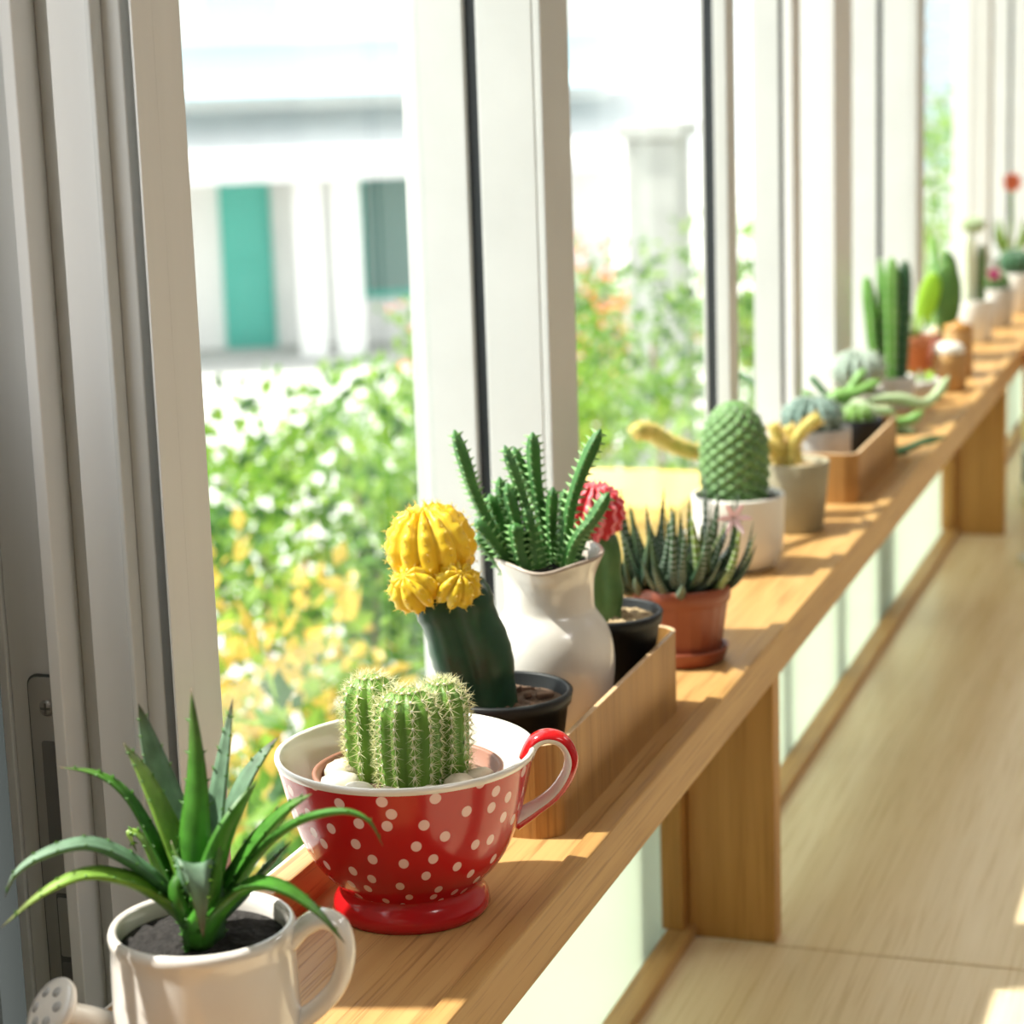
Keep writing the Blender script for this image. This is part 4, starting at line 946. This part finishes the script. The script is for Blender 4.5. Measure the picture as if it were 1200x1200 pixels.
far_pot(-0.395, 4.05, 29, 64, ORPOT, 'clay pot with a dark round cactus at the far shelf end', b_round)

# ------------------------------------------------------------------ things on the bench
st = thing('white_saucer', (-0.262, 2.82, BZ), 'small white saucer lying on the oak bench', 'saucer')
mb = MB(); mb.lathe([(0.01, 0), (18, 0), (20, 2), (34, 7), (35.5, 8.5), (34, 9), (19, 4), (0.01, 3.4)], 48); mb.build('saucer_dish', CERAM, st)
CREAMT = mat('cream_tin', (0.74, 0.68, 0.52), 0.5); DGREY = mat('dark_grey_tin', (0.10, 0.10, 0.105), 0.5); LGREY = mat('light_grey_tin', (0.62, 0.61, 0.60), 0.5)
YELT = mat('yellow_tin', (0.86, 0.66, 0.24), 0.5); ORT = mat('orange_tin', (0.90, 0.36, 0.14), 0.5)
zc = 0.0
for nm, h, r, m in (('cream', 33, 33, CREAMT), ('dark grey', 44, 31, DGREY), ('light grey', 20, 30, LGREY), ('yellow', 42, 32, YELT), ('tall orange', 82, 32, ORT)):
    o = thing('storage_tin', (-0.302, 3.20, BZ+zc), nm+' round tin in the stack on the bench beside far shelf post', 'tin')
    mb = MB(); mb.lathe([(0.01, 0), (r-1.5, 0), (r, 1.5), (r, h-6)], 36); mb.build('tin_body', m, o)
    mb = MB(); mb.lathe([(r, h-6), (r+0.8, h-6), (r+0.8, h-1.2), (r-0.5, h), (0.01, h)], 36); mb.build('lid', m, o)
    zc += h*.001

# ------------------------------------------------------------------ outdoors
GZ = -2.3
sbox('ground', -40, -0.62, -12, 60, GZ-0.1, GZ, PAVE, 'pale paving outside the window')
def shrub(name, c, rad, n, mats, label, leaf=0.035, seed=0, stem_to=None):
    """shrub of many separate small leaves on twigs; radii rad=(x,y,z)"""
    rd = np.random.default_rng(seed)
    t_ = thing(name, (c[0], c[1], GZ), label, 'shrub')
    z0 = c[2]-GZ
    u = rd.normal(size=(n, 3)); u /= np.linalg.norm(u, axis=1)[:, None]
    rr = rd.uniform(0.35, 1.0, n)**0.6
    lump = 1+0.18*np.sin(u[:, 0]*5+seed)+0.15*np.sin(u[:, 2]*7+u[:, 1]*4)
    P = u*rr[:, None]*lump[:, None]*np.array(rad)+np.array([0, 0, z0])
    d = rd.normal(size=(n, 3))+u*0.8; d /= np.linalg.norm(d, axis=1)[:, None]
    e = np.cross(d, rd.normal(size=(n, 3))); e /= np.linalg.norm(e, axis=1)[:, None]
    f3 = np.cross(d, e)
    s_ = leaf*rd.uniform(0.6, 1.25, n)[:, None]
    A = P; B = P+d*s_*0.5+e*s_*0.32+f3*s_*0.08; Cc = P+d*s_*1.05; D = P+d*s_*0.5-e*s_*0.32+f3*s_*0.08
    V = np.stack([A, B, Cc, D], 1).reshape(-1, 3)
    me = bpy.data.meshes.new('foliage'); me.from_pydata(V.tolist(), [], [(4*i, 4*i+1, 4*i+2, 4*i+3) for i in range(n)])
    for m in mats: me.materials.append(m)
    me.polygons.foreach_set('material_index', rd.integers(0, len(mats), n).tolist()); me.update()
    o = bpy.data.objects.new('foliage', me); COL.objects.link(o); o.parent = t_; o['kind'] = 'stuff'
    mb = MB(1.0); r2 = random.Random(seed)
    for k in range(7):
        ex = Vector((r2.uniform(-.7, .7)*rad[0], r2.uniform(-.7, .7)*rad[1], z0+r2.uniform(0, .6)*rad[2]))
        mb.tube([(r2.uniform(-.05, .05), r2.uniform(-.05, .05), 0), (ex.x*.3, ex.y*.3, (z0-rad[2])*.6), tuple(ex)], lambda t: 0.018*(1-t*.8), 6, steps=4)
    mb.build('branches', TWIG, t_)
    return t_
shrub('garden_shrub', (-1.62, 3.32, -0.60), (0.50, 0.40, 0.43), 4200, [LEAF_A, LEAF_A, LEAF_B, LEAF_D], 'dense green leafy shrub seen through the first clear pane', seed=1)
shrub('garden_shrub', (-1.22, 2.44, -0.62), (0.30, 0.34, 0.36), 3000, [LEAF_C, LEAF_C, LEAF_B], 'golden yellow leafed low shrub close to the window', seed=2)
shrub('garden_shrub', (-1.55, 4.48, -0.54), (0.50, 0.42, 0.42), 3600, [LEAF_A, LEAF_B, LEAF_B], 'bright lime green shrub beside the white mullion', seed=3)
shrub('garden_shrub', (-1.45, 5.62, -0.54), (0.50, 0.52, 0.46), 3400, [LEAF_A, LEAF_B, LEAF_D], 'green shrub behind the round cactus seen in the second bay', seed=4)
shrub('garden_shrub', (-1.30, 6.9, -0.42), (0.45, 0.7, 0.50), 3000, [LEAF_A, LEAF_B], 'loose green shrub beyond the slim sash frames', seed=5)
shrub('garden_shrub', (-1.20, 9.0, -0.25), (0.5, 0.9, 0.6), 3000, [LEAF_A, LEAF_B, LEAF_B], 'pale green shrub at far end of the garden row', seed=6)
shrub('garden_shrub', (-2.75, 6.2, -0.98), (0.6, 0.6, 0.42), 2200, [LEAF_B, LEAF_B, LEAF_A], 'pale green shrub standing in front of the teal door', 0.05, seed=7)
fs = shrub('flowering_shrub', (-3.2, 9.6, -0.80), (0.7, 0.7, 0.42), 2200, [LEAF_A, LEAF_B, ORANGEF], 'shrub dotted with red flowers behind the garden row', 0.05, seed=8)
shrub('garden_shrub', (-0.93, 1.86, -0.50), (0.17, 0.22, 0.26), 700, [LEAF_A, LEAF_B, LEAF_D], 'small green leafy plant just outside the pane behind the cup', 0.04, seed=9)
yb = thing('yellow_planter_box', (-0.86, 2.98, -2.3), 'tall yellow planter box outside the second bay', 'planter')
MB(1.0).box(-0.09, 0.09, -0.12, 0.12, 0, 2.09).build('box_body', YBOX, yb, smooth=False, bevel=0.006)
MB(1.0).box(-0.105, 0.105, -0.135, 0.135, 2.09, 2.115).build('box_rim', YBOX, yb, smooth=False, bevel=0.004)
gpst = thing('reflection_pillar', (-2.15, 7.9, GZ), 'pale grey capped pillar standing in for a reflection in the second bay pane', 'pillar')  # pane reflection put into the shape of a grey outdoor pillar
MB(1.0).box(-0.10, 0.10, -0.10, 0.10, 0, 2.44).build('shaft', CONC_REFL, gpst, smooth=False, bevel=0.01)
MB(1.0).box(-0.125, 0.125, -0.125, 0.125, 2.44, 2.50).build('cap', CONC_REFL, gpst, smooth=False, bevel=0.008)

# house across the yard: front faces back towards the window
ha = math.radians(25)
house = thing('garden_house', (-9.2, 20.0, GZ), 'pale house with teal door, grey roof and light blue awning across yard', 'house', rz=ha)
def hb(name, x0, x1, y0, y1, z0, z1, m, bev=0.0, par=None):
    return MB(1.0).box(x0, x1, y0, y1, z0, z1).build(name, m, par or house, smooth=False, bevel=bev)
hb('wall', -2.6, 3.2, 0.0, 4.0, 0, 3.6, HWALL)
dr = hb('door', -0.72, -0.22, -0.06, 0.0, 0.06, 1.78, HDOOR)
hb('door_panel', -0.66, -0.28, -0.08, -0.06, 0.95, 1.68, HDOOR, 0.01, dr); hb('door_panel', -0.66, -0.28, -0.08, -0.06, 0.15, 0.85, HDOOR, 0.01, dr)
hb('window_frame', 0.62, 1.4, -0.05, 0.0, 0.5, 1.75, HDOOR); hb('window_glass', 0.70, 1.32, -0.07, -0.05, 0.58, 1.67, HDARK)
for cx in (-1.15, 0.14, 0.5, 1.75): hb('porch_column', cx-0.13, cx+0.13, -0.95, -0.69, 0, 1.74, HWALL, 0.02)
hb('porch_floor', -2.6, 3.2, -1.1, 0, 0, 0.06, CONC_REFL)
mb = MB(1.0); mb.ring_skin([[(-3.0, -1.3, 1.74), (3.6, -1.3, 1.74), (3.6, 0.2, 2.34), (-3.0, 0.2, 2.34)], [(-3.0, -1.3, 1.86), (3.6, -1.3, 1.86), (3.6, 0.2, 2.46), (-3.0, 0.2, 2.46)]], cap0=True, cap1=True); mb.build('porch_roof', HROOF, house, smooth=False)
mb = MB(1.0); mb.ring_skin([[(-2.7, -0.8, 2.52), (3.4, -0.8, 2.52), (3.4, 0.02, 3.0), (-2.7, 0.02, 3.0)], [(-2.7, -0.8, 2.56), (3.4, -0.8, 2.56), (3.4, 0.02, 3.04), (-2.7, 0.02, 3.04)]], cap0=True, cap1=True); mb.build('awning', HAWN, house, smooth=False)
mb = MB(1.0); mb.ring_skin([[(-3.0, -0.5, 3.6), (3.6, -0.5, 3.6), (3.6, 2.0, 5.0), (-3.0, 2.0, 5.0)], [(-3.0, -0.5, 3.72), (3.6, -0.5, 3.72), (3.6, 2.0, 5.12), (-3.0, 2.0, 5.12)]], cap0=True, cap1=True); mb.build('roof', HROOF, house, smooth=False)
for wx in (-1.9, -0.4, 1.2): hb('upper_window', wx-0.35, wx+0.35, -0.04, 0.0, 3.1, 3.5, HAWN)
# louvred building far down the street
lb = thing('louvred_building', (-3.6, 24.0, GZ), 'pale building with blue-grey louvred windows far down the street', 'building', rz=math.radians(10))
MB(1.0).box(-1.6, 2.2, 0, 3, 0, 4.6).build('wall', HWALL, lb, smooth=False)
for k in range(9):
    MB(1.0).box(-0.9, 1.6, -0.10, 0.0, 1.5+k*0.26, 1.5+k*0.26+0.15).build('louvre', SLATE, lb, smooth=False)
MB(1.0).box(-1.8, 2.4, -0.3, 3.2, 4.6, 4.8).build('roof', HROOF, lb, smooth=False)
